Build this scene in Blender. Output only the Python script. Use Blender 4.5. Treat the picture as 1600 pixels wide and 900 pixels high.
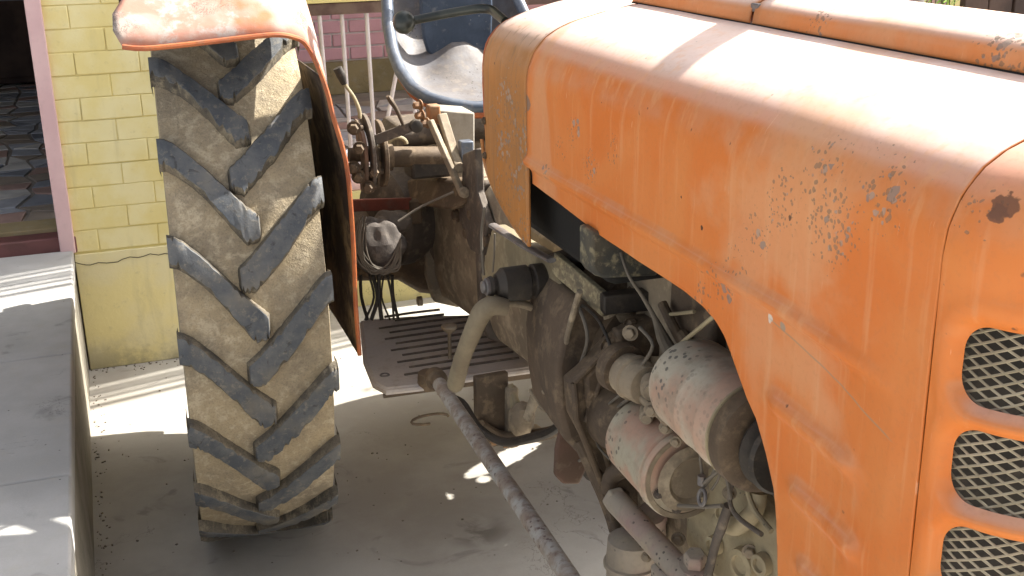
import bpy, bmesh, math, random
import numpy as np
from mathutils import Vector, Matrix, noise
random.seed(7)
for o in list(bpy.data.objects): bpy.data.objects.remove(o)
S = bpy.context.scene; C = S.collection; R = math.radians

# ---------------- camera, light, exposure ----------------
CH = 1.6; FPX = 1837.0
def _basis():
    dY = Vector((-682., 607., -FPX)).normalized()
    dZ = -Vector((100., -5450., -FPX)); dZ = (dZ - dZ.dot(dY)*dY).normalized()
    return dY.cross(dZ), dY, dZ
AX, AY, AZ = _basis()                       # world axes seen from the camera
cam_d = bpy.data.cameras.new('camera'); cam = bpy.data.objects.new('camera', cam_d); C.objects.link(cam)
cam.matrix_world = Matrix.Translation((0, 0, CH)) @ Matrix((AX, AY, AZ)).to_4x4()
cam_d.sensor_width = 36; cam_d.lens = FPX/1600*36; cam_d.clip_start = .02; cam_d.clip_end = 500
S.camera = cam
S.render.resolution_x = 1024; S.render.resolution_y = 576
LD = Vector((-1.05, -.15, -1)).normalized()    # way the sunlight travels
elev = math.asin(-LD.z)
w = bpy.data.worlds.new('World'); S.world = w; w.use_nodes = True
nt = w.node_tree; sky = nt.nodes.new('ShaderNodeTexSky'); sky.sky_type = 'NISHITA'; sky.sun_disc = False
sky.sun_elevation = elev; sky.sun_rotation = math.atan2(-LD.x, -LD.y); sky.dust_density = 5.0; sky.air_density = .8; sky.ozone_density = .6
bg = nt.nodes['Background']; hs = nt.nodes.new('ShaderNodeHueSaturation'); hs.inputs['Saturation'].default_value = .35; nt.links.new(sky.outputs[0], hs.inputs['Color']); nt.links.new(hs.outputs[0], bg.inputs[0]); bg.inputs[1].default_value = .10       # hazy, washed-out sky
sd = bpy.data.lights.new('sun', 'SUN'); sd.energy = 5.0; sd.angle = R(.53); sd.color = (1, .95, .86)
so = bpy.data.objects.new('sun', sd); C.objects.link(so); so.rotation_euler = LD.to_track_quat('-Z', 'Y').to_euler()
so.location = (5, 4, 8)
S.view_settings.view_transform = 'Standard'; S.view_settings.look = 'None'; S.view_settings.exposure = 1.62; S.view_settings.gamma = 1

def P(u, v, x=None, y=None, z=None):
    """point of the place seen at photo position (u, v) on the plane x, y or z = const"""
    c = Vector((u-800, 450-v, -FPX)); d = Vector((AX.dot(c), AY.dot(c), AZ.dot(c)))
    t = x/d.x if x is not None else (y/d.y if y is not None else (z-CH)/d.z)
    return Vector((0, 0, CH)) + d*t

# ---------------- materials ----------------
class NT:
    def __init__(s, name):
        m = bpy.data.materials.get(name) or bpy.data.materials.new(name); m.use_nodes = True
        s.m = m; s.t = m.node_tree; s.b = s.t.nodes['Principled BSDF']; s.tc = s.t.nodes.new('ShaderNodeTexCoord')
        g = s.t.nodes.new('ShaderNodeNewGeometry'); s.geo = g; s.pos = g.outputs['Position']
    def new(s, k): return s.t.nodes.new(k)
    def L(s, a, b):
        if isinstance(a, bpy.types.NodeSocket): s.t.links.new(a, b)
        else:
            if hasattr(b, 'default_value'):
                try: b.default_value = a
                except Exception: b.default_value = (a, a, a) if not hasattr(a, '__len__') else tuple(a)+(1,)
    def mp(s, sc=(1, 1, 1), co=None, rot=(0, 0, 0)):
        n = s.new('ShaderNodeMapping'); n.inputs['Scale'].default_value = sc; n.inputs['Rotation'].default_value = rot
        s.t.links.new(co or s.pos, n.inputs[0]); return n.outputs[0]
    def noise(s, sc, det=4, co=None, rough=.55, dist=0):
        n = s.new('ShaderNodeTexNoise'); n.inputs['Scale'].default_value = sc; n.inputs['Detail'].default_value = det
        n.inputs['Roughness'].default_value = rough; n.inputs['Distortion'].default_value = dist
        s.t.links.new(co or s.pos, n.inputs['Vector']); return n.outputs[0]
    def vor(s, sc, co=None, feat='F1', rnd=1):
        n = s.new('ShaderNodeTexVoronoi'); n.feature = feat; n.inputs['Scale'].default_value = sc; n.inputs['Randomness'].default_value = rnd
        s.t.links.new(co or s.pos, n.inputs['Vector']); return n
    def ramp(s, f, a, b, smooth=True):
        n = s.new('ShaderNodeMapRange'); n.inputs['From Min'].default_value = a; n.inputs['From Max'].default_value = b
        n.interpolation_type = 'SMOOTHSTEP' if smooth else 'LINEAR'; s.L(f, n.inputs[0]); return n.outputs[0]
    def mix(s, f, a, b):
        n = s.new('ShaderNodeMix'); n.data_type = 'RGBA'; s.L(f, n.inputs[0])
        for v, k in ((a, 6), (b, 7)):
            if isinstance(v, bpy.types.NodeSocket): s.t.links.new(v, n.inputs[k])
            else: n.inputs[k].default_value = tuple(v)[:3]+(1,)
        return n.outputs[2]
    def math(s, op, a, b=0.0, clamp=False):
        n = s.new('ShaderNodeMath'); n.operation = op; n.use_clamp = clamp; s.L(a, n.inputs[0]); s.L(b, n.inputs[1]); return n.outputs[0]
    def blobs(s, pts):
        """soft patches of wear round given places (x, y, z, radius)"""
        acc = None
        for x, y, z, r in pts:
            n = s.new('ShaderNodeVectorMath'); n.operation = 'DISTANCE'; s.t.links.new(s.pos, n.inputs[0]); n.inputs[1].default_value = (x, y, z)
            f = s.ramp(n.outputs['Value'], r, r*.25)
            acc = f if acc is None else s.math('MAXIMUM', acc, f)
        return acc
    def up(s):
        n = s.new('ShaderNodeSeparateXYZ'); s.t.links.new(s.geo.outputs['Normal'], n.inputs[0]); return n.outputs[2]
    def bump(s, h, st=.3, d=.01):
        n = s.new('ShaderNodeBump'); n.inputs['Strength'].default_value = st; n.inputs['Distance'].default_value = d
        s.L(h, n.inputs['Height']); s.t.links.new(n.outputs[0], s.b.inputs['Normal'])
    def out(s, col, rough=.6, metal=0, spec=None):
        s.L(col, s.b.inputs['Base Color']) if isinstance(col, bpy.types.NodeSocket) else setattr(s.b.inputs['Base Color'], 'default_value', tuple(col)+(1,))
        s.L(rough, s.b.inputs['Roughness']); s.L(metal, s.b.inputs['Metallic'])
        if spec is not None: s.b.inputs['Specular IOR Level'].default_value = spec
        return s.m

def worn(name, base, alt, dust, dust_amt=.5, sc=12, rough=.7, metal=0, bump=.3, spots=0, spotc=(.05, .04, .035), updust=.35, fine=120, blobs=None):
    n = NT(name)
    a = n.noise(sc, 6); c = n.mix(n.ramp(a, .38, .62), base, alt)
    d = n.noise(sc*2.7, 8, rough=.65); f = n.ramp(d, .62-dust_amt*.25, .72-dust_amt*.1)
    if updust: f = n.math('ADD', f, n.math('MULTIPLY', n.ramp(n.up(), .2, .95), updust), True)
    f = n.math('MULTIPLY', f, dust_amt*1.3, True)
    c = n.mix(f, c, dust)
    if spots:
        v = n.vor(85); s_ = n.ramp(v.outputs['Distance'], spots*1.15, spots*.75)
        gate = n.ramp(n.noise(9, 2), .5, .6)
        if blobs: gate = n.math('MAXIMUM', n.blobs(blobs), n.math('MULTIPLY', gate, .3))
        c = n.mix(n.math('MULTIPLY', n.math('MULTIPLY', s_, gate), .85), c, spotc)
    g = n.noise(fine, 4)
    c = n.mix(n.math('MULTIPLY', n.ramp(g, .45, .75), .25), c, tuple(x*.55 for x in base))
    n.bump(n.math('ADD', n.math('MULTIPLY', d, .6), n.math('MULTIPLY', g, .3)), bump, .004)
    return n.out(c, n.math('ADD', rough-.12, n.math('MULTIPLY', a, .25)), metal)

def hood_paint(name, base, fade, clusters, streak=1.0, brown=.0, marks=(), scratch=None, chalk_glare=.9):
    n = NT(name)
    a = n.noise(5, 5, dist=.6)
    c = n.mix(n.ramp(a, .35, .7), base, fade)
    up = n.ramp(n.up(), .45, .96)                                    # top chalked by weather, and whitened further for its sun glare
    c = n.mix(n.math('MULTIPLY', up, chalk_glare), c, (.74, .60, .54))
    c = n.mix(n.math('MULTIPLY', n.math('MULTIPLY', n.ramp(n.up(), .10, .30), n.ramp(n.noise(18, 4), .30, .7)), .22), c, (.50, .36, .26))   # dust lying on the ledges
    st = n.noise(1, 5, co=n.mp((60, 60, 4)))                       # vertical run marks
    c = n.mix(n.math('MULTIPLY', n.ramp(st, .52, .72), .38*streak), c, (.70, .36, .17))
    st2 = n.noise(1, 4, co=n.mp((45, 110, 7)))
    c = n.mix(n.math('MULTIPLY', n.ramp(st2, .56, .7), .55*brown), c, (.20, .13, .07))
    sm = n.noise(2.4, 5, dist=1.2)
    c = n.mix(n.math('MULTIPLY', n.ramp(sm, .50, .64), .5), c, (.62, .33, .17))
    hair = n.noise(1, 3, co=n.mp((9, 260, 22), rot=(.5, 0, 0)))         # fine scratches
    c = n.mix(n.math('MULTIPLY', n.ramp(hair, .70, .74), .35), c, (.78, .50, .32))
    fine = n.noise(150, 3)
    c = n.mix(n.math('MULTIPLY', n.ramp(fine, .5, .7), .12), c, (.35, .15, .06))
    pc = n.noise(60, 3)
    # chips down to grey primer
    cm = n.blobs(clusters)
    wob = n.new('ShaderNodeVectorMath'); wob.operation = 'ADD'
    nn = n.new('ShaderNodeTexNoise'); nn.inputs['Scale'].default_value = 120; n.t.links.new(n.pos, nn.inputs[0])
    sc_ = n.new('ShaderNodeVectorMath'); sc_.operation = 'SCALE'; sc_.inputs['Scale'].default_value = .007
    n.t.links.new(nn.outputs['Color'], sc_.inputs[0]); n.t.links.new(n.pos, wob.inputs[0]); n.t.links.new(sc_.outputs[0], wob.inputs[1])
    def chips(scale, lo, size, mask):
        v = n.vor(scale, co=wob.outputs[0]); r = n.new('ShaderNodeSeparateColor'); n.t.links.new(v.outputs['Color'], r.inputs[0])
        t = n.math('MULTIPLY', n.ramp(r.outputs[0], lo, 1, False), size)
        if mask is not None: t = n.math('MULTIPLY', t, mask)
        return n.ramp(n.math('SUBTRACT', t, v.outputs['Distance']), -.03, .07), r
    cm2 = n.math('MULTIPLY', cm, n.ramp(n.noise(16, 3), .40, .62))
    big, rb_ = chips(88, .0, .72, cm2); small, rs_ = chips(170, .15, .60, n.math('MAXIMUM', cm, .0)); pin, rp_ = chips(48, .80, .13, None)
    grey = n.mix(n.ramp(rb_.outputs[1], .2, .8), (.21, .19, .17), (.34, .27, .22))
    c = n.mix(n.math('MULTIPLY', big, .75), c, grey); c = n.mix(n.math('MULTIPLY', small, .65), c, (.20, .14, .09))
    c = n.mix(n.math('MULTIPLY', pin, .85), c, (.09, .05, .03)); chip = n.math('MAXIMUM', big, small)
    for (x_, y_, z_, r_, col_) in marks:
        dn = n.new('ShaderNodeVectorMath'); dn.operation = 'DISTANCE'; n.t.links.new(wob.outputs[0], dn.inputs[0]); dn.inputs[1].default_value = (x_+.0035, y_+.0035, z_+.0035)
        q = n.math('ADD', dn.outputs['Value'], n.math('MULTIPLY', n.math('SUBTRACT', n.noise(110, 3), .5), r_*1.2)); c = n.mix(n.math('MULTIPLY', n.ramp(q, r_, r_*.82), .88), c, col_)
    if scratch:
        (y0, z0), (y1, z1) = scratch; sp = n.new('ShaderNodeSeparateXYZ'); n.t.links.new(n.pos, sp.inputs[0])
        k = (z1-z0)/(y1-y0); l_ = n.math('SUBTRACT', sp.outputs[2], n.math('ADD', n.math('MULTIPLY', sp.outputs[1], k), z0-k*y0))
        l_ = n.math('ABSOLUTE', n.math('ADD', l_, n.math('MULTIPLY', n.math('SUBTRACT', n.noise(14, 3), .5), .006)))
        m1 = n.math('MULTIPLY', n.ramp(l_, .0016, .0006), n.math('MULTIPLY', n.ramp(sp.outputs[1], y1, y1+.02), n.ramp(sp.outputs[1], y0, y0-.02)))
        c = n.mix(n.math('MULTIPLY', m1, .7), c, (.36, .24, .14))
    n.bump(n.math('ADD', n.math('MULTIPLY', chip, -.5), n.math('ADD', n.math('MULTIPLY', n.noise(3, 3), 2.5), n.math('MULTIPLY', fine, .12))), .35, .003)
    return n.out(c, n.math('ADD', n.math('MULTIPLY', a, .25), .42), 0, .4)

def concrete(name, base=(.36, .33, .28), dark=(.24, .215, .185), sc=1.0, bump=.35, stains=None):
    n = NT(name)
    a = n.noise(2.2*sc, 8, rough=.62); b = n.noise(14*sc, 8, rough=.7); c = n.mix(n.ramp(a, .36, .66), dark, base)
    c = n.mix(n.math('MULTIPLY', n.ramp(b, .5, .72), .35), c, (.45, .42, .36))
    st = n.noise(5*sc, 5, dist=1.5); c = n.mix(n.math('MULTIPLY', n.ramp(st, .6, .72), .5), c, tuple(x*.55 for x in dark))
    v = n.vor(26*sc); sp = n.ramp(v.outputs['Distance'], .10, .06); r = n.new('ShaderNodeSeparateColor'); n.t.links.new(v.outputs['Color'], r.inputs[0])
    c = n.mix(n.math('MULTIPLY', n.math('MULTIPLY', sp, n.ramp(r.outputs[0], .78, .9)), .8), c, (.07, .06, .05))
    ck = n.noise(2.6*sc, 7, rough=.6, dist=.8); g_ = n.ramp(n.noise(1.3*sc, 2), .56, .62)
    ck = n.math('MULTIPLY', n.math('MULTIPLY', n.ramp(ck, .4965, .4990), n.ramp(ck, .5035, .5010)), g_)
    c = n.mix(n.math('MULTIPLY', ck, .55), c, tuple(x*.3 for x in dark))
    if stains: c = n.mix(n.math('MULTIPLY', n.math('MULTIPLY', n.blobs(stains), n.ramp(n.noise(9, 5, dist=1), .38, .6)), .6), c, (.09, .075, .06))
    f = n.noise(220, 3); c = n.mix(n.math('MULTIPLY', f, .18), c, (.15, .14, .12))
    n.bump(n.math('ADD', n.math('MULTIPLY', b, .8), n.math('MULTIPLY', f, .25)), bump, .004)
    return n.out(c, .85, 0, .25)

def flat(name, base, alt=None, sc=8, rough=.7, metal=0, bump=.15):
    n = NT(name); a = n.noise(sc, 5); alt = alt or tuple(x*.75 for x in base)
    c = n.mix(n.ramp(a, .4, .65), base, alt); b = n.noise(sc*9, 5); n.bump(b, bump, .003)
    c = n.mix(n.math('MULTIPLY', n.ramp(b, .5, .8), .2), c, tuple(x*.6 for x in base))
    return n.out(c, rough, metal)

ORANGE = hood_paint('faded_orange_paint', (.62, .165, .026), (.63, .215, .055),
    [tuple(P(u, v, x=.662))+(r,) for u, v, r in ((1272, 272, .050), (1290, 240, .045), (1355, 212, .045), (1400, 205, .04), (1455, 228, .05), (1225, 320, .06), (1190, 360, .055), (1160, 400, .05), (1125, 445, .045), (1300, 350, .075), (1090, 470, .04),
        (900, 205, .045), (880, 235, .045), (860, 270, .035), (925, 260, .05), (960, 235, .04), (1380, 300, .06))],
    marks=[tuple(P(826, 162, x=.66))+(.013, (.20, .15, .12)), tuple(P(1098, 356, x=.66))+(.0042, (.02, .01, .01)), tuple(P(1065, 308, x=.66))+(.002, (.05, .02, .01)), (.666, 1.0555, 1.149)+(.0055, (.62, .58, .52)), (.6664, 1.0311, 1.1484)+(.006, (.30, .26, .2)), tuple(P(1236, 340, x=.66))+(.004, (.1, .05, .03))], scratch=((1.065, 1.150), (.818, 1.106)))
OR_NOSE = hood_paint('orange_nose_paint', (.63, .165, .025), (.65, .21, .045), [(.66, .75, 1.35, .05)], .6, marks=[(.6817, .7428, 1.3507, .0125, (.15, .065, .035)), (.6777, .7438, 1.3444, .009, (.15, .065, .035))], chalk_glare=.5)
OR_COWL = hood_paint('weathered_cowl_paint', (.42, .165, .035), (.34, .155, .05), [(.66, 1.9, 1.2, .2), (.66, 1.9, 1.05, .15)], .4, 1.0)
OR_RIDGE = hood_paint('ridge_paint', (.64, .22, .06), (.66, .30, .13), [(.87, .95, 1.43, .1), (.87, 1.3, 1.43, .05), (.87, .75, 1.43, .1)], .5)
def fender_mat():
    n = NT('pink_faded_fender_paint')
    a = n.noise(9, 6, dist=1); c = n.mix(n.ramp(a, .38, .62), (.42, .22, .165), (.42, .33, .285))
    b = n.noise(22, 6, rough=.7); c = n.mix(n.math('MULTIPLY', n.ramp(b, .50, .64), .8), c, (.42, .395, .37))
    fl = n.noise(30, 8, rough=.75, dist=2.5); g = n.ramp(n.noise(7, 2), .50, .58)
    cr = n.math('MULTIPLY', n.math('MULTIPLY', n.ramp(fl, .485, .50), n.ramp(fl, .525, .51)), g); c = n.mix(n.math('MULTIPLY', cr, .9), c, (.07, .05, .04))
    o = n.noise(6, 3); c = n.mix(n.math('MULTIPLY', n.ramp(o, .57, .70), .85), c, (.46, .14, .05))
    r_ = n.noise(13, 6, rough=.7); c = n.mix(n.math('MULTIPLY', n.ramp(r_, .62, .68), .7), c, (.13, .07, .045))
    n.bump(n.math('SUBTRACT', n.math('MULTIPLY', b, .5), cr), .6, .004); return n.out(c, .7, 0, .3)
FENDER = fender_mat()
OR_EDGE = worn('orange_edge_paint', (.44, .13, .04), (.34, .09, .035), (.22, .12, .07), .45, 20, .55, updust=0)
def under_mat():
    n = NT('fender_underside'); a = n.noise(9, 7, rough=.7); c = n.mix(n.ramp(a, .46, .62), (.035, .022, .016), (.17, .12, .07))
    n.bump(a, .6, .006); return n.out(c, .9)
UNDER = under_mat()
def tyre_mat(name, a_, b_, d_):
    n = NT(name)
    p = n.noise(7, 7, rough=.65); c = n.mix(n.ramp(p, .36, .66), a_, b_)
    q = n.noise(45, 7, rough=.72); c = n.mix(n.math('MULTIPLY', n.ramp(q, .48, .66), .65), c, d_)
    k_ = n.noise(3.2, 5, dist=2); c = n.mix(n.math('MULTIPLY', n.ramp(k_, .52, .68), .4), c, tuple(x*.62 for x in b_)); k2 = n.noise(11, 5, rough=.7, dist=1); c = n.mix(n.math('MULTIPLY', n.ramp(k2, .54, .64), .5), c, tuple(min(1, x*1.15) for x in d_))
    g = n.noise(260, 3); c = n.mix(n.math('MULTIPLY', n.ramp(g, .45, .7), .35), c, tuple(x*.5 for x in b_))
    n.bump(n.math('ADD', n.math('MULTIPLY', q, 1.0), n.math('ADD', n.math('MULTIPLY', g, .35), n.math('MULTIPLY', p, 1.6))), .65, .007); return n.out(c, .88, 0, .2)
TYRE = tyre_mat('dusty_tyre_carcass', (.42, .34, .22), (.28, .235, .17), (.52, .445, .32))
def lug_mat():
    n = NT('worn_lug_rubber'); p = n.noise(14, 6, rough=.7); c = n.mix(n.ramp(p, .35, .65), (.068, .077, .090), (.125, .128, .130))
    q = n.noise(60, 6, rough=.75); c = n.mix(n.math('MULTIPLY', n.ramp(q, .52, .66), .55), c, (.25, .22, .17))
    w = n.noise(26, 5, rough=.7, dist=1.5); c = n.mix(n.math('MULTIPLY', n.ramp(w, .60, .66), .7), c, (.035, .034, .034))
    r = n.ramp(n.noise(5, 4), .50, .66); c = n.mix(n.math('MULTIPLY', r, .6), c, (.22, .19, .14))
    n.bump(n.math('ADD', q, p), .45, .004); return n.out(c, n.math('ADD', .48, n.math('MULTIPLY', q, .25)), 0, .4)
LUG = lug_mat()
LUGS = tyre_mat('dusty_lug_side', (.17, .145, .11), (.075, .07, .062), (.28, .24, .17))
IRON = worn('greasy_brown_iron', (.080, .056, .037), (.115, .080, .050), (.25, .18, .11), .48, 11, .72, .15, .6)
IRON_L = worn('dusty_tan_iron', (.25, .20, .14), (.17, .135, .095), (.40, .33, .23), .6, 9, .8, 0, .55)
IRON_G = worn('dusty_grey_iron', (.105, .085, .070), (.075, .060, .050), (.24, .19, .135), .5, 14, .7, .15, .55)
CREAM = worn('dusty_cream_iron', (.38, .32, .20), (.29, .24, .15), (.24, .18, .11), .35, 10, .7, 0, .4, .12)
CAN = worn('flaking_pink_can_paint', (.46, .42, .33), (.44, .29, .21), (.28, .23, .17), .45, 11, .65, 0, .25, .30, (.09, .085, .08), 0, blobs=[(.70, 1.38, .97, .10), (.70, 1.5, .80, .05), (.72, 1.42, .86, .05)])
CAN2 = worn('starter_can_paint', (.40, .36, .27), (.43, .27, .195), (.30, .25, .18), .4, 14, .62, 0, .3, .30, (.10, .085, .07), 0)
PINKM = worn('mauve_dusty_casting', (.29, .25, .20), (.30, .20, .175), (.34, .29, .21), .5, 8, .75, 0, .4, .2)
BLACKM = worn('black_greasy_metal', (.022, .018, .015), (.04, .032, .025), (.12, .09, .06), .35, 14, .6, .1, .4)
STEEL = worn('worn_bare_steel', (.20, .19, .185), (.13, .12, .12), (.20, .13, .09), .45, 26, .5, .3, .4, .2, (.10, .06, .045))
ROD = worn('rusty_rod', (.42, .40, .36), (.29, .23, .18), (.16, .09, .065), .5, 22, .62, .1, .5, .25, (.12, .07, .06), .1)
PLATE = worn('footplate_steel', (.46, .42, .40), (.50, .45, .41), (.38, .31, .25), .5, 10, .62, .15, .4)
CABLE = flat('dusty_cable', (.14, .12, .095), rough=.8)
RUBBER = flat('black_rubber_knob', (.02, .025, .022), (.05, .055, .045), 20, .35)
SEAT_RIM = worn('blue_grey_seat_rim', (.10, .13, .18), (.16, .19, .24), (.30, .26, .22), .35, 12, .35, .3, .2)
SEAT_IN = worn('worn_seat_metal', (.15, .15, .165), (.11, .10, .10), (.24, .20, .16), .4, 14, .6, .1, .3, .2)
SEAT_PAD = worn('dark_blue_seat_vinyl', (.035, .055, .09), (.06, .085, .13), (.35, .34, .33), .22, 9, .6, 0, .15, .15, (.4, .4, .4))
MESHW = flat('dull_wire', (.42, .37, .27), (.30, .26, .18), 30, .6, .2)
DARK = flat('dark_void', (.008, .007, .006), rough=.95)  # near-black colour standing in for shade in gaps and the cowl hollow
REDM = flat('red_fuel_cock', (.3, .03, .015), rough=.5)

GROUND = concrete('courtyard_concrete', (.47, .45, .41), (.36, .335, .30), stains=[(.80, 2.62, 0, .11), (.60, 2.25, 0, .09), (.98, 2.15, 0, .2), (.75, 3.65, 0, .05), (.55, 1.95, 0, .07), (.0, 2.5, 0, .12)])
PLATF = concrete('platform_concrete', (.52, .515, .505), (.42, .415, .405), 1.3)
PLATS = concrete('platform_side', (.33, .30, .25), (.22, .20, .16), 2)
YELLOW = flat('yellow_limewash', (.80, .68, .28), (.82, .72, .36), 4, .85, 0, .3)
def wash(name, base, pale, dirt):
    n = NT(name); a = n.noise(6, 6); c = n.mix(n.ramp(a, .38, .62), base, pale)
    st = n.noise(1, 6, co=n.mp((14, 14, 2.2)), dist=.5); c = n.mix(n.math('MULTIPLY', n.ramp(st, .56, .72), .35), c, dirt)
    b = n.noise(40, 6, rough=.7); c = n.mix(n.math('MULTIPLY', n.ramp(b, .58, .7), .3), c, dirt)
    sp = n.new('ShaderNodeSeparateXYZ'); n.t.links.new(n.pos, sp.inputs[0])
    foot = n.math('MULTIPLY', n.ramp(sp.outputs[2], .16, .0), n.ramp(n.noise(9, 6, rough=.7), .38, .6)); c = n.mix(n.math('MULTIPLY', foot, .6), c, (.30, .27, .19))   # splashed soil at the foot
    n.bump(n.math('ADD', b, a), .35, .004); return n.out(c, .88, 0, .25)
YBRICK = wash('yellow_painted_brick', (.80, .68, .30), (.84, .75, .42), (.56, .48, .24))
YDIRT = concrete('yellow_plinth', (.76, .66, .30), (.62, .55, .26), 1.5, .2)
PINK = flat('pink_painted_plaster', (.72, .50, .50), (.66, .44, .45), 5, .8)
PBRICK = flat('pink_painted_brick', (.80, .45, .52), (.74, .41, .47), 5, .8)
MORTAR = flat('pale_mortar', (.78, .70, .70), rough=.9)
OCHRE = concrete('ochre_band', (.42, .33, .18), (.30, .24, .13), 2)
MAROON = flat('maroon_cement', (.17, .065, .06), (.12, .05, .045), 8, .6)
GROUT = flat('grout', (.30, .27, .24), rough=.8)
WHITE = flat('white_enamel_bar', (.74, .68, .68), (.62, .54, .53), 9, .5)
BROWNR = flat('brown_hand_rail', (.10, .055, .045), (.18, .12, .09), 12, .6)
WOOD = flat('dark_weathered_wood', (.035, .02, .016), (.075, .045, .035), 4, .8, 0, .4)
STONES = [flat('paving_blue_grey', (.46, .48, .53), None, 9, .35), flat('paving_pale', (.66, .64, .61), None, 9, .35), flat('paving_red', (.46, .31, .27), None, 9, .35),
          flat('paving_slate', (.28, .30, .35), None, 9, .35), flat('paving_brown', (.36, .30, .25), None, 9, .35)]
LEAF = flat('green_leaf', (.16, .30, .04), (.26, .40, .07), 20, .5); STEM = flat('leaf_stem', (.10, .12, .04))
CLOTH = flat('shade_cloth', (.45, .40, .30), (.35, .31, .24), 4, .95)
ROOFM = concrete('roof_concrete')
DUNK = flat('dusk_room_wall', (.045, .035, .03), (.02, .017, .015), 1.5, .9)  # darkness of the unlit room put into the wall colour

# ---------------- mesh helpers ----------------
WL = {}
def place(o, parent, loc):
    p = WL[parent.name] if parent else Vector((0, 0, 0))
    o.location = loc - p; WL[o.name] = Vector(loc)
    if parent: o.parent = parent
def tag(o, label=None, cat=None, group=None, kind=None):
    if label: o['label'] = label
    if cat: o['category'] = cat
    if group: o['group'] = group
    if kind: o['kind'] = kind
    return o
def empty(name, loc, label, cat, group=None):
    o = bpy.data.objects.new(name, None); C.objects.link(o); place(o, None, Vector(loc)); o.empty_display_size = .1
    return tag(o, label, cat, group)
class M:
    def __init__(s): s.v = []; s.f = []; s.mi = []
    def face(s, f, mi=0): s.f.append(tuple(f)); s.mi.append(mi)
    def grid(s, rows, mi=0, wrap=False):
        b = len(s.v); n = len(rows[0])
        for r in rows: s.v += [Vector(p) for p in r]
        for i in range(len(rows)-1):
            for j in range(n if wrap else n-1):
                k = (j+1) % n; s.face((b+i*n+j, b+i*n+k, b+(i+1)*n+k, b+(i+1)*n+j), mi)
        return b
    def box(s, c, size, rot=None, mi=0):
        b = len(s.v); h = Vector(size)/2; c = Vector(c)
        for z in (-1, 1):
            for y in (-1, 1):
                for x in (-1, 1):
                    p = Vector((x*h.x, y*h.y, z*h.z))
                    if rot is not None: p = rot @ p
                    s.v.append(c+p)
        for f in ((0, 2, 3, 1), (4, 5, 7, 6), (0, 1, 5, 4), (2, 6, 7, 3), (0, 4, 6, 2), (1, 3, 7, 5)): s.face([b+i for i in f], mi)
        return s
    def bar(s, a, b, w, t, up=(0, 0, 1), mi=0):
        a = Vector(a); b = Vector(b); d = b-a; L = d.length; d.normalize(); x = d.cross(Vector(up))
        if x.length < 1e-4: x = d.cross(Vector((1, 0, 0)))
        x.normalize(); z = x.cross(d); rot = Matrix((x, d, z)).transposed()
        return s.box((a+b)/2, (w, L, t), rot, mi)
    def tube(s, pts, r, seg=14, caps=True, mi=0, smooth=0, flat_=None):
        pts = [Vector(p) for p in pts]; rr = list(r) if hasattr(r, '__len__') else [r]*len(pts)
        if smooth:
            q = []; qr = []
            n = len(pts)
            for i in range(n-1):
                p0 = pts[max(i-1, 0)]; p1 = pts[i]; p2 = pts[i+1]; p3 = pts[min(i+2, n-1)]
                for k in range(smooth):
                    t = k/smooth
                    q.append(.5*((2*p1)+(p2-p0)*t+(2*p0-5*p1+4*p2-p3)*t*t+(3*p1-p0-3*p2+p3)*t**3)); qr.append(rr[i]*(1-t)+rr[i+1]*t)
            q.append(pts[-1]); qr.append(rr[-1]); pts = q; rr = qr
        rows = []; x = None
        for i, p in enumerate(pts):
            d = (pts[min(i+1, len(pts)-1)]-pts[max(i-1, 0)]).normalized()
            if x is None:
                x = d.cross(Vector((0, 0, 1)));  x = x if x.length > .05 else d.cross(Vector((1, 0, 0)))
            x = (x-d*x.dot(d)).normalized(); y = d.cross(x)
            fy = flat_ if flat_ else 1
            rows.append([p+(x*math.cos(2*math.pi*j/seg)+y*fy*math.sin(2*math.pi*j/seg))*rr[i] for j in range(seg)])
        b = s.grid(rows, mi, True)
        if caps:
            s.face([b+j for j in range(seg)][::-1], mi); e = b+(len(rows)-1)*seg; s.face([e+j for j in range(seg)], mi)
        return s
    def lathe(s, o, ax, prof, seg=32, mi=0, caps=True):
        """prof: (distance along axis, radius) or (.., .., material)"""
        o = Vector(o); ax = Vector(ax).normalized(); x = ax.cross(Vector((0, 0, 1)))
        if x.length < .05: x = ax.cross(Vector((1, 0, 0)))
        x.normalize(); y = ax.cross(x); rows = []
        for p in prof: rows.append([o+ax*p[0]+(x*math.cos(2*math.pi*j/seg)+y*math.sin(2*math.pi*j/seg))*max(p[1], 1e-4) for j in range(seg)])
        b = s.grid(rows, mi, True)
        if caps:
            s.face([b+j for j in range(seg)][::-1], mi); e = b+(len(rows)-1)*seg; s.face([e+j for j in range(seg)], mi)
        return s
    def prism(s, poly, ext, mi=0):
        b = len(s.v); n = len(poly); ext = Vector(ext)
        s.v += [Vector(p) for p in poly]+[Vector(p)+ext for p in poly]
        s.face([b+i for i in range(n)][::-1], mi); s.face([b+n+i for i in range(n)], mi)
        for i in range(n): j = (i+1) % n; s.face((b+i, b+j, b+n+j, b+n+i), mi)
        return s
    def ball(s, c, r, seg=16, sq=(1, 1, 1), mi=0, rough=0):
        c = Vector(c); rows = []
        for i in range(seg//2+1):
            a = math.pi*i/(seg//2); row = []
            for j in range(seg):
                b_ = 2*math.pi*j/seg; p = Vector((math.sin(a)*math.cos(b_)*sq[0], math.sin(a)*math.sin(b_)*sq[1], math.cos(a)*sq[2]))
                k = 1+rough*noise.noise(p*2.3+c*9) if rough else 1
                row.append(c+p*r*k)
            rows.append(row)
        s.grid(rows, mi, True); return s
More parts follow.
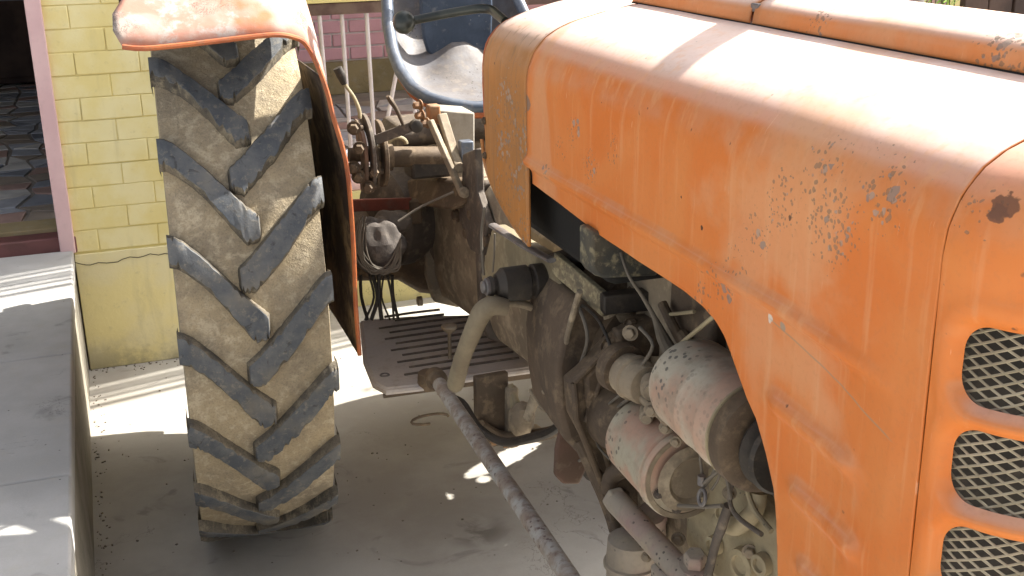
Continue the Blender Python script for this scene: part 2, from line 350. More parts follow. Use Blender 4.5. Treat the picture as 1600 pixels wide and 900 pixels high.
    def bolt(s, p, ax, r=.011, h=.009, washer=True, mi=0):
        p = Vector(p); ax = Vector(ax).normalized()
        if washer: s.lathe(p, ax, [(0, r*1.45), (.002, r*1.45)], 14, mi)
        s.lathe(p+ax*.002, ax, [(0, r), (h*.8, r), (h, r*.8)], 6, mi); return s
    def build(s, name, mat, parent=None, bevel=0, ang=35, jitter=0, solid=0, offset=-1, mats=None, seg=2, subd=0, weld=0):
        c = sum(s.v, Vector((0, 0, 0)))/len(s.v)
        me = bpy.data.meshes.new(name); vs = [v-c for v in s.v]
        if jitter: vs = [v+Vector(noise.noise_vector((v+c)*11))*jitter for v in vs]
        me.from_pydata(vs, [], s.f)
        for m_ in (mats or [mat]): me.materials.append(m_)
        me.polygons.foreach_set('material_index', s.mi)
        bm = bmesh.new(); bm.from_mesh(me)
        if weld: bmesh.ops.remove_doubles(bm, verts=bm.verts, dist=weld)
        bmesh.ops.recalc_face_normals(bm, faces=bm.faces); bm.to_mesh(me); bm.free()
        me.polygons.foreach_set('use_smooth', [True]*len(me.polygons)); me.set_sharp_from_angle(angle=R(ang)); me.update()
        o = bpy.data.objects.new(name, me); C.objects.link(o); place(o, parent, c)
        if solid:
            m_ = o.modifiers.new('s', 'SOLIDIFY'); m_.thickness = solid; m_.offset = offset
            if mats and len(mats) > 1: m_.material_offset = 1; m_.material_offset_rim = 0
        if bevel:
            m_ = o.modifiers.new('b', 'BEVEL'); m_.width = bevel; m_.segments = seg; m_.limit_method = 'ANGLE'; m_.angle_limit = R(40); m_.harden_normals = False
        if subd: m_ = o.modifiers.new('d', 'SUBSURF'); m_.levels = subd; m_.render_levels = subd
        return o
def X(p, **k): v = Vector(p); return Vector((k.get('x', v.x), k.get('y', v.y), k.get('z', v.z)))

# ---------------- ground and platform ----------------
g = M()
g.grid([[(x, y, 0) for x in (-60, -8, -1, 0, 1, 2, 8, 60)] for y in (-60, -8, 0, 1, 2, 3, 4.2, 8, 80)])
tag(g.build('ground', GROUND), kind='structure')
# raised platform along the left, cast in bays with joints
pf = tag(M().box((-1.66, 1.1, .195), (3.0, 6.19, .39)).build('platform', PLATS), kind='structure')
ys = [-2.0, -.9, .2, 1.0, 1.72, 2.42, 3.16, 3.88, 4.195]
for a, b in zip(ys[:-1], ys[1:]):
    for (x0, x1) in ((-3.16, -1.7), (-1.694, -.156)):
        m = M(); m.box(((x0+x1)/2, (a+b)/2, .42), (x1-x0, b-a-.004, .06)); m.build('slab', PLATF, pf, bevel=.006)
# raised tiled veranda floor
ver = tag(M().box((-1.66, 6.4, .24), (3.0, 4.39, .48)).build('veranda_floor', MAROON), kind='structure')
M().box((-1.655, 4.24, .468), (3.03, .09, .06)).build('step_nosing', MAROON, ver, bevel=.006)
M().box((-1.655, 4.36, .488), (3.03, .14, .045)).build('border_strip', OCHRE, ver, bevel=.004)
ver2 = tag(M().box((2.3, 6.55, .24), (3.7, 4.1, .48)).build('back_veranda_floor', YDIRT), kind='structure')
def paving(parent, x0, x1, y0, y1, z, cell, seed):
    rnd = random.Random(seed); nx = int((x1-x0)/cell); ny = int((y1-y0)/cell); pts = {}
    for i in range(nx+1):
        for j in range(ny+1):
            q = .34*cell
            pts[i, j] = (x0+i*cell+(rnd.uniform(-q, q) if 0 < i < nx else 0), y0+j*cell+(rnd.uniform(-q, q) if 0 < j < ny else 0))
    cnt = 0
    for i in range(nx):
        for j in range(ny):
            quad = [pts[i, j], pts[i+1, j], pts[i+1, j+1], pts[i, j+1]]
            polys = [quad] if rnd.random() < .6 else ([[quad[0], quad[1], quad[2]], [quad[0], quad[2], quad[3]]] if rnd.random() < .5 else [[quad[0], quad[1], quad[3]], [quad[1], quad[2], quad[3]]])
            for pl in polys:
                if cnt >= 295: continue
                cx = sum(p[0] for p in pl)/len(pl); cy = sum(p[1] for p in pl)/len(pl); k = 1-.012/cell*1.6
                h = rnd.uniform(0, .002)
                m = M().prism([(cx+(p[0]-cx)*k, cy+(p[1]-cy)*k, z) for p in pl], (0, 0, .008+h))
                m.build('stone', rnd.choices(STONES, (5, 3, 2, 2, 2))[0], parent); cnt += 1
M().box((-1.655, 6.5, .4835), (3.02, 4.12, .012)).build('grout', GROUT, ver)
paving(ver, -1.3, -.17, 4.46, 8.3, .4895, .14, 3)
M().box((2.3, 6.62, .484), (3.68, 3.94, .012)).build('grout', GROUT, ver2)
paving(ver2, .46, 3.1, 4.9, 6.66, .4905, .2, 5)
M().box((2.3, 4.6, .499), (3.74, .16, .04)).build('step_nosing', PINK, ver2, bevel=.006)

# ---------------- yellow wall ----------------
YX0, YX1, YY = -.155, .40, 4.2
yw = empty('yellow_wall', ((YX0+YX1)/2, YY+.12, 0), 'pale yellow painted brick pillar with a plain plinth behind the rear tyre', 'wall')
M().box(((YX0+YX1)/2, YY+.1207, 1.6), (YX1-YX0, .24, 3.2)).build('wall_core', YELLOW, yw)
M().box(((YX0+YX1)/2, YY-.003, .215), (YX1-YX0, .012, .43)).build('plinth', wash('yellow_plinth_wash', (.80, .70, .35), (.78, .70, .42), (.50, .45, .27)), yw, bevel=.003)
pc = M(); x = YX0; zc = .405; path = []
rc = random.Random(4)
while x < YX1-.02:
    path.append((x, YY-.0095, zc)); x += rc.uniform(.012, .03); zc += rc.uniform(-.009, .009); zc = min(max(zc, .39), .42)
pc.tube(path, .0016, 5).build('crack', flat('crack', (.10, .08, .04)), yw)
z = .437; row = 0; bh = .076
rb = random.Random(11)
while z < 1.75:
    x = YX0+.002
    first = .19 if row % 2 else .085
    wds = [first]
    while x < YX1-.004:
        wd = min(wds[-1] if x < YX0+.01 else rb.choice((.205, .195, .2)), YX1-.002-x)
        if wd > .02:
            dz = rb.uniform(-.0012, .0012)
            m = M().box((x+wd/2, YY-.001+dz, z+bh/2), (wd-.0025, .005, bh-.0028)); o = m.build('brick', YBRICK, yw, bevel=.0028, jitter=.0022)
        x += wd
    z += bh; row += 1
# pink door post beside it
pp = M().box((-.172, 4.23, 1.72), (.05, .10, 2.56)).build('door_post', PINK, None, bevel=.004)
tag(pp, 'narrow pale pink painted post at the left edge of the yellow wall', 'post')

# ---------------- dark room at the left ----------------
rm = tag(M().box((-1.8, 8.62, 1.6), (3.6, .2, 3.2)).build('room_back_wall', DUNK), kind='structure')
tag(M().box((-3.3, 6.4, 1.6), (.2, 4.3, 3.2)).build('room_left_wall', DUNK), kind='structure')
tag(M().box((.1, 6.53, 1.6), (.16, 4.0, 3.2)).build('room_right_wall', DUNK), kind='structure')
cab = empty('cabinet', (-.75, 8.2, .5), 'dark wooden cabinet against the back of the unlit room', 'cabinet')
M().box((-.95, 8.25, .86), (1.5, .45, .7)).build('carcass', WOOD, cab, bevel=.01)
for i in range(3): M().box((-1.43+i*.48, 8.017, .86), (.45, .02, .62)).build('door', WOOD, cab, bevel=.006)
gv = empty('hanging_shutter', (-.6, 6.9, 1.0), 'grey rolled metal shutter hanging low in the dark doorway', 'shutter')
for i in range(5): M().tube([(-1.6, 6.9+.01*i, 1.125+i*.05), (-.315, 6.9+.01*i, 1.125+i*.05)], .027, 10).build('slat', flat('shutter_grey', (.20, .21, .24)), gv)
bp = M().tube([P(50, -40, y=6.2), P(52, 20, y=6.2), P(62, 46, y=6.2)], [.03, .03, .018], 10, smooth=3).build('hanging_strap', flat('beige_strap', (.36, .27, .20)))
tag(bp, 'beige strap hanging beside the pink door post', 'strap')

# ---------------- pink brick wall and railing behind ----------------
PY = 6.86
pw = empty('pink_brick_wall', (2.3, PY+.1, .5), 'pink brick wall with pale mortar above an ochre base band', 'wall')
M().box((2.3, PY+.11, 1.62), (3.9, .2, 2.3)).build('wall_core', MORTAR, pw)
M().box((2.3, PY-.004, .585), (3.9, .03, .19)).build('base_band', OCHRE, pw, bevel=.004)
z = .685; row = 0
while z < 1.75:
    x = .4-(.1 if row % 2 else 0)
    while x < 3.3:
        m = M().box((x+.1, PY+.006, z+.0375), (.19, .012, .066)); m.build('brick', PBRICK, pw, bevel=.004); x += .2
    z += .077; row += 1
rl = empty('railing', (1.0, 4.66, .5), 'white metal bar railing with a brown top rail behind the seat', 'railing')
RZ = P(540, 12, y=4.65).z
def rbar(u0, v0, u1, v1, y, r=.0085):
    a = P(u0, v0, y=y); b = P(u1, v1, y=y); d = (b-a)/(b.z-a.z)
    top = a+d*(RZ-.02-a.z); bot = a+d*(.519-a.z); M().tube([bot, top], r, 8).build('bar', WHITE, rl)
rbar(534, 25, 545, 185, 4.64); rbar(573, 25, 583, 185, 4.64); rbar(502, 60, 508, 130, 4.64); rbar(647, 145, 650, 205, 4.64)
rbar(620, 110, 597, 230, 4.60)
M().bar((.62, 4.65, RZ), (1.10, 4.65, RZ), .05, .046).build('top_rail', BROWNR, rl, bevel=.006)
M().bar((.62, 4.65, RZ+.030), (1.10, 4.65, RZ+.030), .06, .012).build('rail_cap', YELLOW, rl)
M().tube([(.6, 4.64, .56), (1.3, 4.64, .56)], .010, 8).build('bottom_rail', WHITE, rl)
M().bar((1.104, 4.65, RZ), (2.6, 4.65, RZ), .05, .046).build('top_rail', BROWNR, rl, bevel=.006)

# right-hand background: wall, post, shrub
bw = M().box((4.6, 5.2, .9), (3.4, .2, 1.8)).build('garden_wall', YDIRT)
tag(bw, 'pale yellowish boundary wall beyond the hood at the top right', 'wall')
pst = M().box(P(1462, 8, y=4.0)+Vector((0, 0, -.4)), (.06, .06, 1.7)).build('pink_post', PINK, None, bevel=.004)
tag(pst, 'slim pink post behind the green shrub', 'post')
wp = empty('wooden_gate', P(1560, 60, y=3.6)*1, 'dark weathered wooden gate boards at the top right corner', 'gate')
for i in range(6):
    p = P(1500, 30, y=3.6); M().box((p.x+.055+i*.113, 3.6+(.004 if i % 2 else 0), .85), (.105, .03, 1.7)).build('plank', WOOD, wp, bevel=.004)
M().box((P(1500, 30, y=3.6).x+.34, 3.57, .9), (.7, .025, .09)).build('cross_rail', WOOD, wp, bevel=.004)
sh = empty('shrub', (P(1400, 20, y=3.5).x, 3.5, 0), 'leafy bright green shrub showing over the hood beside the gate', 'plant')
rs = random.Random(3); mst = M(); c0 = P(1405, 14, y=3.5)
lf = M()
for i in range(70):
    b = Vector((c0.x+rs.uniform(-.24, .2), 3.5+rs.uniform(-.12, .12), .1)); t = Vector((b.x+rs.uniform(-.06, .06), b.y+rs.uniform(-.04, .04), c0.z+rs.uniform(-.03, .16)))
    mst.tube([b, (b+t)/2+Vector((rs.uniform(-.01, .01), 0, 0)), t], [.005, .004, .002], 5)
    for k in range(16):
        f_ = 1-k*.04; p = b.lerp(t, f_); a = rs.uniform(0, 6.28); d = Vector((math.cos(a), math.sin(a), rs.uniform(.3, 1.6))).normalized(); L_ = rs.uniform(.03, .06)
        s_ = d.cross(Vector((0, 0, 1))).normalized()*L_*.16
        bb = len(lf.v); lf.v += [p, p+d*L_*.5+s_, p+d*L_, p+d*L_*.5-s_]; lf.face((bb, bb+1, bb+2, bb+3))
mst.build('stem', STEM, sh); tag(lf.build('foliage', LEAF, sh), kind='stuff')

# ---------------- veranda roof overhead, with unseen poles and sheet added to shape the shade ----------------
rf = tag(M().prism([(-3.4, 4.78, 3.0), (3.25, 4.78, 3.0), (3.25, 5.62, 3.0), (6.3, 5.62, 3.0), (6.3, 10, 3.0), (-3.4, 10, 3.0)], (0, 0, .14)).build('veranda_roof', ROOFM), 'flat concrete veranda roof over the doorway and the walls', 'roof')
pg = empty('shade_poles', (1.5, 4.6, 2.9), 'row of unseen thin poles added to cast stripe shadows before the veranda', 'shade_poles')
def sun_up(x, y, z): t = z/-LD.z; return (x-LD.x*t, y-LD.y*t, z)
for i, (t0, wd) in enumerate(((3.83, .030), (3.888, .026), (3.934, .030), (3.973, .026), (4.02, .03), (4.065, .03))):
    M().tube([sun_up(-1.4, t0-.30, 2.9), sun_up(.95, t0+.30, 2.9)], wd*.60, 8).build('pole', WOOD, pg)  # added poles, set up the sun's path to stripe the ground
tag(M().prism([sun_up(-1.5, 4.07-.32, 2.93), sun_up(.98, 4.07+.24, 2.93), sun_up(.98, 4.7, 2.93), sun_up(-1.5, 4.6, 2.93)], (0, 0, .02)).build('shade_sheet', ROOFM), 'unseen sheet added to fill the shade between poles and veranda roof', 'sheet')  # added sheet, carries the shade from the poles back to the roof

# ---------------- tractor ----------------
T = empty('tractor', (.95, 1.9, 0), 'old faded orange farm tractor parked on the concrete with its engine exposed', 'tractor')
XC = .95
PROF = [(.95, 1.428), (.90, 1.424), (.86, 1.419), (.80, 1.4095), (.745, 1.397), (.715, 1.386), (.692, 1.372), (.674, 1.351), (.6635, 1.326), (.660, 1.300), (.660, 1.26), (.6595, 1.22), (.6595, 1.19)]
def resample(pl, n):
    d = [0]
    for a, b in zip(pl[:-1], pl[1:]): d.append(d[-1]+math.dist(a, b))
    out = []; k = 0
    for i in range(n):
        t = d[-1]*i/(n-1)
        while k < len(pl)-2 and d[k+1] < t: k += 1
        f_ = (t-d[k])/(d[k+1]-d[k]); out.append(tuple(pl[k][q]+(pl[k+1][q]-pl[k][q])*f_ for q in range(len(pl[0]))))
    return out
LOW = [(1.815, 1.134), (1.683, 1.129), (1.541, 1.119), (1.376, 1.117), (1.263, 1.116), (1.210, 1.112), (1.178, 1.104), (1.155, 1.092), (1.137, 1.076), (1.097, 1.036), (1.075, 1.02), (1.049, .985), (1.030, .95), (1.020, .91), (1.012, .85), (1.008, .75), (1.005, .60)]
def low_z(y):
    if y >= 1.005:
        for (y0, z0), (y1, z1) in zip(LOW[:-1], LOW[1:]):
            if y1 <= y <= y0: return z0+(z1-z0)*(y0-y)/(y0-y1+1e-9)
    return .60
def seg_d(p, a, b):
    ax, ay = a; bx, by = b; t = max(0, min(1, ((p[0]-ax)*(bx-ax)+(p[1]-ay)*(by-ay))/((bx-ax)**2+(by-ay)**2))); return math.hypot(p[0]-ax-t*(bx-ax), p[1]-ay-t*(by-ay)), t
def relief(y, z):
    """outward pressing of the side sheet (metres)"""
    d = 0
    # long crease: proud rib with a step below it
    zc = 1.171-max(0, (1.02-y))*.07; fade = min(1, max(0, (y-.825)/.10))
    e = z-zc
    d += fade*(.0125*math.exp(-(e/.010)**2)-.009/(1+math.exp(e/.005)))
    for a, b in (((1.055, 1.058), (.875, 1.047)), ((1.000, .972), (.858, .963)), ((.975, .888), (.852, .878)), ((.96, .80), (.85, .79))):
        q, t = seg_d((y, z), a, b); d += .0105*math.exp(-(q/.0115)**2)*min(1, (t+.04)*6)*min(1, (1.04-t)*6)
    d += .0016*noise.noise(Vector((y*5, z*6, 1)))+.0010*noise.noise(Vector((y*16, z*14, 4)))
    q, t = seg_d((y, z), (1.75, 1.26), (1.72, 1.23)); d -= .003*math.exp(-(q/.03)**2)
    return d
ys = [1.812]
y = 1.812
while y > .7850: y -= .0095 if y > 1.2 else .0048; ys.append(max(y, .7842))
top_rows = resample(PROF, 46)
for side in (1, -1):
    rows = []
    for y in ys:
        row = []
        for (x, z) in top_rows:
            k = .0012*noise.noise(Vector((x*7, y*5, 2+side))) + .0022*math.exp(-((y-1.812)/.02)**2)*0
            f_ = min(1, max(0, (1.36-z)/.06)); row.append((x-f_*relief(y, z), y, z+k*(1-f_)))
        zl = low_z(y) if y > 1.0052 else .60
        n2 = 118; z0 = 1.19
        for i in range(1, n2+1):
            z = max(zl, z0-.005*i); row.append((.6595-relief(y, z), y, z))
        rows.append([(p[0] if side == 1 else 2*XC-p[0], p[1], p[2]) for p in row])
    m = M(); m.grid(rows); kp = [k for k, f in enumerate(m.f) if len({round(m.v[q].z, 6) for q in f}) > 1]; m.f = [m.f[k] for k in kp]; m.mi = [m.mi[k] for k in kp]
    o = m.build('hood_panel', ORANGE, T, solid=.003, offset=0, ang=60, weld=.0001)
    o['label'] = 'long faded orange bonnet side with a pressed crease and paint chips' if side == 1 else 'far bonnet side of faded orange sheet'
# rear seam strip (dark gap) and the seam at the nose
inner = [(x+.010, 1.80, z-.008) for x, z in PROF]+[(.67, 1.80, 1.14)]
m = M(); m.grid([[(p[0], y_, p[2]) for p in inner] for y_ in (1.79, 1.83)]); m.build('seam_backing', DARK, T)
m = M(); m.grid([[(x+.012, y_, z-.010) for x, z in PROF]+[(.672, y_, .62)] for y_ in (.77, .80)]); m.build('seam_backing', DARK, T)
# centre ridge cap
RP = [(.95, 1.462), (.915, 1.460), (.885, 1.455), (.870, 1.448), (.8625, 1.438), (.8600, 1.4200)]
rp = resample(RP, 18); full = rp[::-1]+[(2*XC-x, z) for x, z in rp[1:]]
def ridge(y0, y1, name='hood_ridge'):
    rows = []
    n = max(4, int((y0-y1)/.02))
    for i in range(n+1):
        y = y0+(y1-y0)*i/n; e = min(1, (y0-y)/.03+.0); taper = .0
        rows.append([(x, y, z+.001*noise.noise(Vector((x*12, y*6, 5)))) for x, z in full])
    m = M(); m.grid(rows); return m.build(name, OR_RIDGE, T, solid=.003, offset=-1, ang=60)
ridge(1.842, 1.462); ridge(1.452, .55)
m = M(); m.tube([(.8590, 1.84, 1.4205), (.8590, 1.2, 1.4205), (.8590, .6, 1.4205)], .0014, 6).build('ridge_seam', DARK, T)
M().box((.872, 1.457, 1.442), (.014, .02, .012)).build('ridge_clip', STEEL, T, bevel=.002)
# rear cowl: from the seam back to the dash
ysr = [1.826-.0001*0+i*.0125 for i in range(21)]      # 1.826 .. 2.076
LOWR = [(1.826, 1.022), (1.86, 1.026), (1.90, 1.035), (1.95, 1.052), (2.0, 1.072), (2.04, 1.095), (2.065, 1.12), (2.08, 1.16)]
def lowr(y):
    for (y0, z0), (y1, z1) in zip(LOWR[:-1], LOWR[1:]):
        if y0 <= y <= y1+1e-6: return z0+(z1-z0)*(y-y0)/(y1-y0)
    return 1.16
for side in (1, -1):
    rows = []
    for y in ysr:
        row = []
        e = max(0, (y-2.04)/.036)**2*.010
        for (x, z) in resample(PROF[:10], 34): row.append((x+.004+e*(1 if z < 1.40 else .2)+.0006*noise.noise(Vector((y*9, z*9, 3))), y, z-.003-e*.8*(1 if z > 1.38 else .2)))
        zl = lowr(y)
        for i in range(1, 26): z = 1.30+(zl-1.30)*i/25; row.append((.664+e+.0008*noise.noise(Vector((y*9, z*9, 3))), y, z))
        rows.append([(p[0] if side == 1 else 2*XC-p[0], p[1], p[2]) for p in row])
    o = M(); o.grid(rows); o.build('rear_cowl', OR_COWL, T, solid=.004, offset=0, ang=60)
bd = [(x+.004, 1.826, z-.002) for x, z in PROF[3:10]]+[(.664, 1.826, 1.2), (.664, 1.826, 1.024)]
M().tube(bd, .0042, 8, smooth=3).build('cowl_bead', OR_COWL, T)
M().tube([(.6655+.010, 2.078, 1.155), (.6645+.009, 2.079, 1.30), (.694, 2.079, 1.355), (.75, 2.079, 1.385), (.86, 2.079, 1.405), (.95, 2.079, 1.414)], .0042, 8, smooth=4).build('cowl_rear_bead', OR_EDGE, T)
M().tube([(.665, y_, z_) for y_, z_ in LOWR], .0035, 8, smooth=3).build('cowl_lower_bead', OR_COWL, T)
for zz in (1.135, 1.2): M().bolt((.662, 2.052, zz), (-1, 0, 0), .005, .004).build('cowl_bolt', IRON, T)
# dash bulkhead closing the cowl
m = M(); pr = [(x+.012, z-.01) for x, z in PROF[:10]]+[(.674, 1.17), (.70, 1.09)]
m.prism([(x, 2.055, z) for x, z in pr]+[(2*XC-x, 2.055, z) for x, z in pr[::-1][:-1]], (0, .004, 0)).build('dash_panel', BLACKM, T)
M().box((.955, 1.82, 1.165), (.49, .46, .31)).build('dark_fill_box', DARK, T, bevel=.02)  # near-black box added to paint the hollow under the cowl dark
M().tube([(.95, 2.06, 1.32), (.95, 2.42, 1.585)], .02, 12).build('steering_column', BLACKM, T)
sw = M().tube([Vector((.95+.20*math.cos(a), 2.42-.118*math.sin(a), 1.59-.16*math.sin(a))) for a in [2*math.pi*i/40 for i in range(41)]], .013, 10, caps=False).build('steering_wheel', BLACKM, T)
for a in (.5, 2.6, 4.71): M().tube([(.95, 2.42, 1.588), (.95+.20*math.cos(a), 2.42-.118*math.sin(a), 1.59-.16*math.sin(a))], .008, 8).build('spoke', BLACKM, sw)
M().box((.95, 2.215, 1.585), (.50, .25, .25)).build('sun_block_box', BLACKM, T, bevel=.02)  # unseen box added to keep sun off the platform's near end
M().tube([(1.30, 1.80, 1.0), (1.33, 1.74, 1.5), (1.355, 1.66, 1.74), (1.375, 1.56, 1.90), (1.41, 1.45, 2.10), (1.44, 1.38, 2.25)], [.045, .045, .04, .032, .026, .026], 18, smooth=4).build('exhaust_pipe', STEEL, T)

# nose with grille openings
RN = .12
def nose_pt(s_, z, inset=0):
    """s: way round the nose from the side seam to the centre line"""
    arc = RN*math.pi/2
    if s_ < arc: a = s_/RN; x = .660+RN*(1-math.cos(a)); y = .783-RN*math.sin(a); nx, ny = -math.cos(a), -math.sin(a)
    else: x = .66+RN+(s_-arc); y = .783-RN; nx, ny = 0, -1
    f_ = max(0, (z-1.30)/.13); k = f_*f_
    # upper part folds in to meet the hood profile
    return Vector((x-nx*inset, y-ny*inset, z)), k
SL = RN*math.pi/2+.17
def zprof_x(z):
    pr = PROF[::-1]
    for (x0, z0), (x1, z1) in zip(pr[:-1], pr[1:]):
        if z0 <= z <= z1: return x0+(x1-x0)*(z-z0)/(z1-z0)
    return .6595 if z < 1.19 else .95
OPS = [(1.2105-.0950*i) for i in range(6)]; OH = .0362; OR_ = .026; S0 = .026
def op_sd(s_, zc, z):
    cx = (S0+SL*2-S0)/2; hw = SL-S0; dx = abs(s_-SL)-(hw-OR_); dz = abs(z-zc)-(OH-OR_)
    return math.hypot(max(dx, 0), max(dz, 0))+min(max(dx, dz), 0)-OR_
ns = 96; zlist = []
z = 1.30
while z > .60: zlist.append(z); z -= .0030
rows = []; dele = []
ss = [SL*i/ns for i in range(ns+1)]
for side in (1, -1):
    m = M(); V = {}; drop = set(); edge_v = set()
    for i in range(ns):
        for j in range(len(zlist)-1):
            sc_ = (ss[i]+ss[i+1])/2; zz = (zlist[j]+zlist[j+1])/2; zc = min(OPS, key=lambda q: abs(q-zz))
            if op_sd(sc_, zc, zz) < 0: drop.add((i, j)); edge_v |= {(i, j), (i+1, j), (i, j+1), (i+1, j+1)}
    def vid(i, j):
        if (i, j) in V: return V[i, j]
        s_ = ss[i]; z = zlist[j]
        zc = min(OPS, key=lambda q: abs(q-z)); d_ = op_sd(s_, zc, z); cell = .0034
        if (i, j) in edge_v:                       # snap on to the outline
            e = 1e-4; gx = (op_sd(s_+e, zc, z)-d_)/e; gz = (op_sd(s_, zc, z+e)-d_)/e; gg = gx*gx+gz*gz+1e-9; s_ -= gx*d_/gg; z -= gz*d_/gg; d_ = 0
        inset = 0.011*(1-min(1, max(0, d_)/.013))**2 - .0016*math.exp(-((d_-.020)/.008)**2)
        p, _ = nose_pt(max(s_, 0), z, (inset+.0015*noise.noise(Vector((s_*9, z*9, 7)))*min(1, (1.30-z)/.03)) if s_ > .01 else inset*min(1, s_/.01))
        V[i, j] = len(m.v); m.v.append(Vector((p.x if side == 1 else 2*XC-p.x, p.y, p.z))); return V[i, j]
    for i in range(ns):
        for j in range(len(zlist)-1):
            if (i, j) in drop: continue
            m.face((vid(i, j), vid(i+1, j), vid(i+1, j+1), vid(i, j+1)))
    # upper part: the hood section shrinks round the nose and rolls down
    pr = resample([p for p in PROF if p[1] > 1.2999], 30)[::-1]
    rws = []
    arc = RN*math.pi/2
    for i in range(ns+1):
        s_ = ss[i]; base, _ = nose_pt(s_, 1.30)
        row = []
        for (x, z) in pr:
            t = (x-.660)/(.95-.660)
            # blend from the ring at z=1.30 to the centre line
            px = base.x+(.95-base.x)*t
            a = min(1, s_/arc); drop = .0+.050*a*(t**.6)*0
            py = base.y+(.783-base.y)*0+ (0.10*t*min(1, s_/SL))
            pz = z
            row.append(Vector((px, py, pz)))
        rws.append([Vector((p.x if side == 1 else 2*XC-p.x, p.y, p.z)) for p in row])
    m.grid(rws)
    bm_ = m.build('nose_panel', OR_NOSE, T, ang=60, weld=.0012)
    if side == 1:
        bm_['label'] = 'rounded orange nose section pierced by rounded grille slots'
        # expanded wire mesh behind each slot
    for zc in OPS:
        mm = M(); cw = .0255; chh = .0054; k = 0; z = zc-OH-.008
        while z < zc+OH+.008:
            n_ = int((SL-S0+.012)/(cw/2)); line = []
            for q in range(n_+1):
                s_ = S0-.012+q*cw/2; up_ = ((q+k) % 2); zz = z+(up_-.5)*chh*.92
                p, _ = nose_pt(max(s_, .004), zz, .0165+.0012*(up_)); line.append(Vector((p.x if side == 1 else 2*XC-p.x, p.y, p.z)))
            mm.tube(line, .00145, 5); z += chh; k += 1
        mm.build('wire_mesh', MESHW, T)
rad = M(); rad.box((XC, .82, .98), (.50, .05, .70)); rad.build('radiator', BLACKM, T)
# ---------------- engine bay ----------------
def cylY(name, u, v, x, prof, mat, mats=None, **kw):
    """round part lying along the tractor: near end centre seen at (u, v); prof runs towards the rear"""
    p = P(u, v, x=x); m = M().lathe(p, (0, 1, 0), prof, 40); return m.build(name, mat, T, **kw), p
M().box((.97, 1.42, .83), (.30, .72, .50)).build('engine_block', IRON_L, T, bevel=.012, jitter=.004)
M().box((.95, 1.45, 1.25), (.44, .52, .16)).build('fuel_tank', BLACKM, T, bevel=.03)
M().ball(P(893, 352, x=.80), .035, 16, (1, 1, .8)).build('fuel_cock', REDM, T)
M().box((.95, 1.50, 1.085), (.30, .60, .06)).build('cylinder_head', BLACKM, T, bevel=.01)
# upper can (dynamo) with dark pulley end
pU = P(1180, 676, x=.757)
m = M().lathe(pU, (0, 1, 0), [(.0, .0665), (.004, .0700), (.03, .0705), (.034, .0720), (.040, .0720), (.044, .0705), (.088, .0702), (.091, .0712), (.097, .0712), (.100, .0700), (.172, .0690), (.188, .064), (.196, .052), (.198, .01)], 56)
m.build('dynamo_body', CAN, T)
M().lathe(pU+Vector((0, -.036, 0)), (0, 1, 0), [(0, .050), (.002, .066), (.006, .0715), (.03, .0725), (.036, .069)], 48).build('dynamo_end', IRON, T)
m = M().lathe(pU+Vector((.004, -.075, -.002)), (0, 1, 0), [(0, .02), (.001, .050), (.006, .0545), (.014, .042), (.020, .042), (.028, .0545), (.034, .052), (.04, .02)], 48); m.build('pulley', BLACKM, T)
# lower can (starter) with cup end
pL = P(1074, 744, x=.760); SC = 1.10
m = M().lathe(pL, (0, 1, 0), [(.0, .054), (.001, .0695), (.004, .0720), (.010, .0725), (.013, .0690), (.016, .0690), (.018, .0725), (.026, .0725), (.028, .0698), (.08, .0692), (.150, .068), (.158, .060)], 52); m.build('starter_body', CAN2, T)
m = M().lathe(pL+Vector((0, -.002, 0)), (0, 1, 0), [(0, .070), (.001, .062), (.014, .058), (.015, .006)], 40, caps=False); m.build('starter_end_cap', IRON_L, T)
m = M().lathe(pL+Vector((0, -.010, 0)), (0, 1, 0), [(0, .054), (-.006, .038), (.02, .012)], 30); m.build('starter_dome', IRON_L, T)
m = M().lathe(pL+Vector((0, .156, 0)), (0, 1, 0), [(0, .058), (.02, .056), (.05, .060), (.085, .064), (.10, .058)], 36); m.build('starter_neck', IRON, T)
for a in (200, 250, 330, 20):
    q = pL+Vector((.053*math.cos(R(a)), -.003, .053*math.sin(R(a)))); M().bolt(q, (0, -1, 0), .0055, .006).build('starter_screw', IRON_G, T)
M().box(pL+Vector((-.055, .012, -.028)), (.02, .022, .02)).build('terminal_lug', CAN2, T, bevel=.004)
# solenoid with clamp
pS = P(1012, 603, x=.735)
m = M().lathe(pS, (-.15, 1, 0), [(0, .022), (.002, .030), (.006, .0325), (.030, .0330), (.033, .0365), (.040, .0365), (.042, .033), (.062, .033)], 30); m.build('solenoid_body', IRON_L, T)
m = M().lathe(pS+Vector((-.010, .058, .004)), (-.15, 1, 0), [(0, .036), (.001, .040), (.024, .041), (.026, .034)], 30); m.build('solenoid_boot', IRON, T)
m = M(); 
for du, dv, rr_ in ((0, 0, .017), (14, 30, .013), (-8, 42, .011), (22, 44, .010)):
    q = P(1018+du, 610+dv, x=.722); m.lathe(q, (-.4, -.8, 0), [(-.03, rr_), (.0, rr_), (.002, rr_*.7), (.010, rr_*.7)], 14)
m.build('solenoid_terminals', IRON_L, T)
M().bar(P(1000, 610, x=.735), P(1050, 655, x=.735), .03, .014).build('solenoid_strap', IRON_L, T, bevel=.004, jitter=.003)
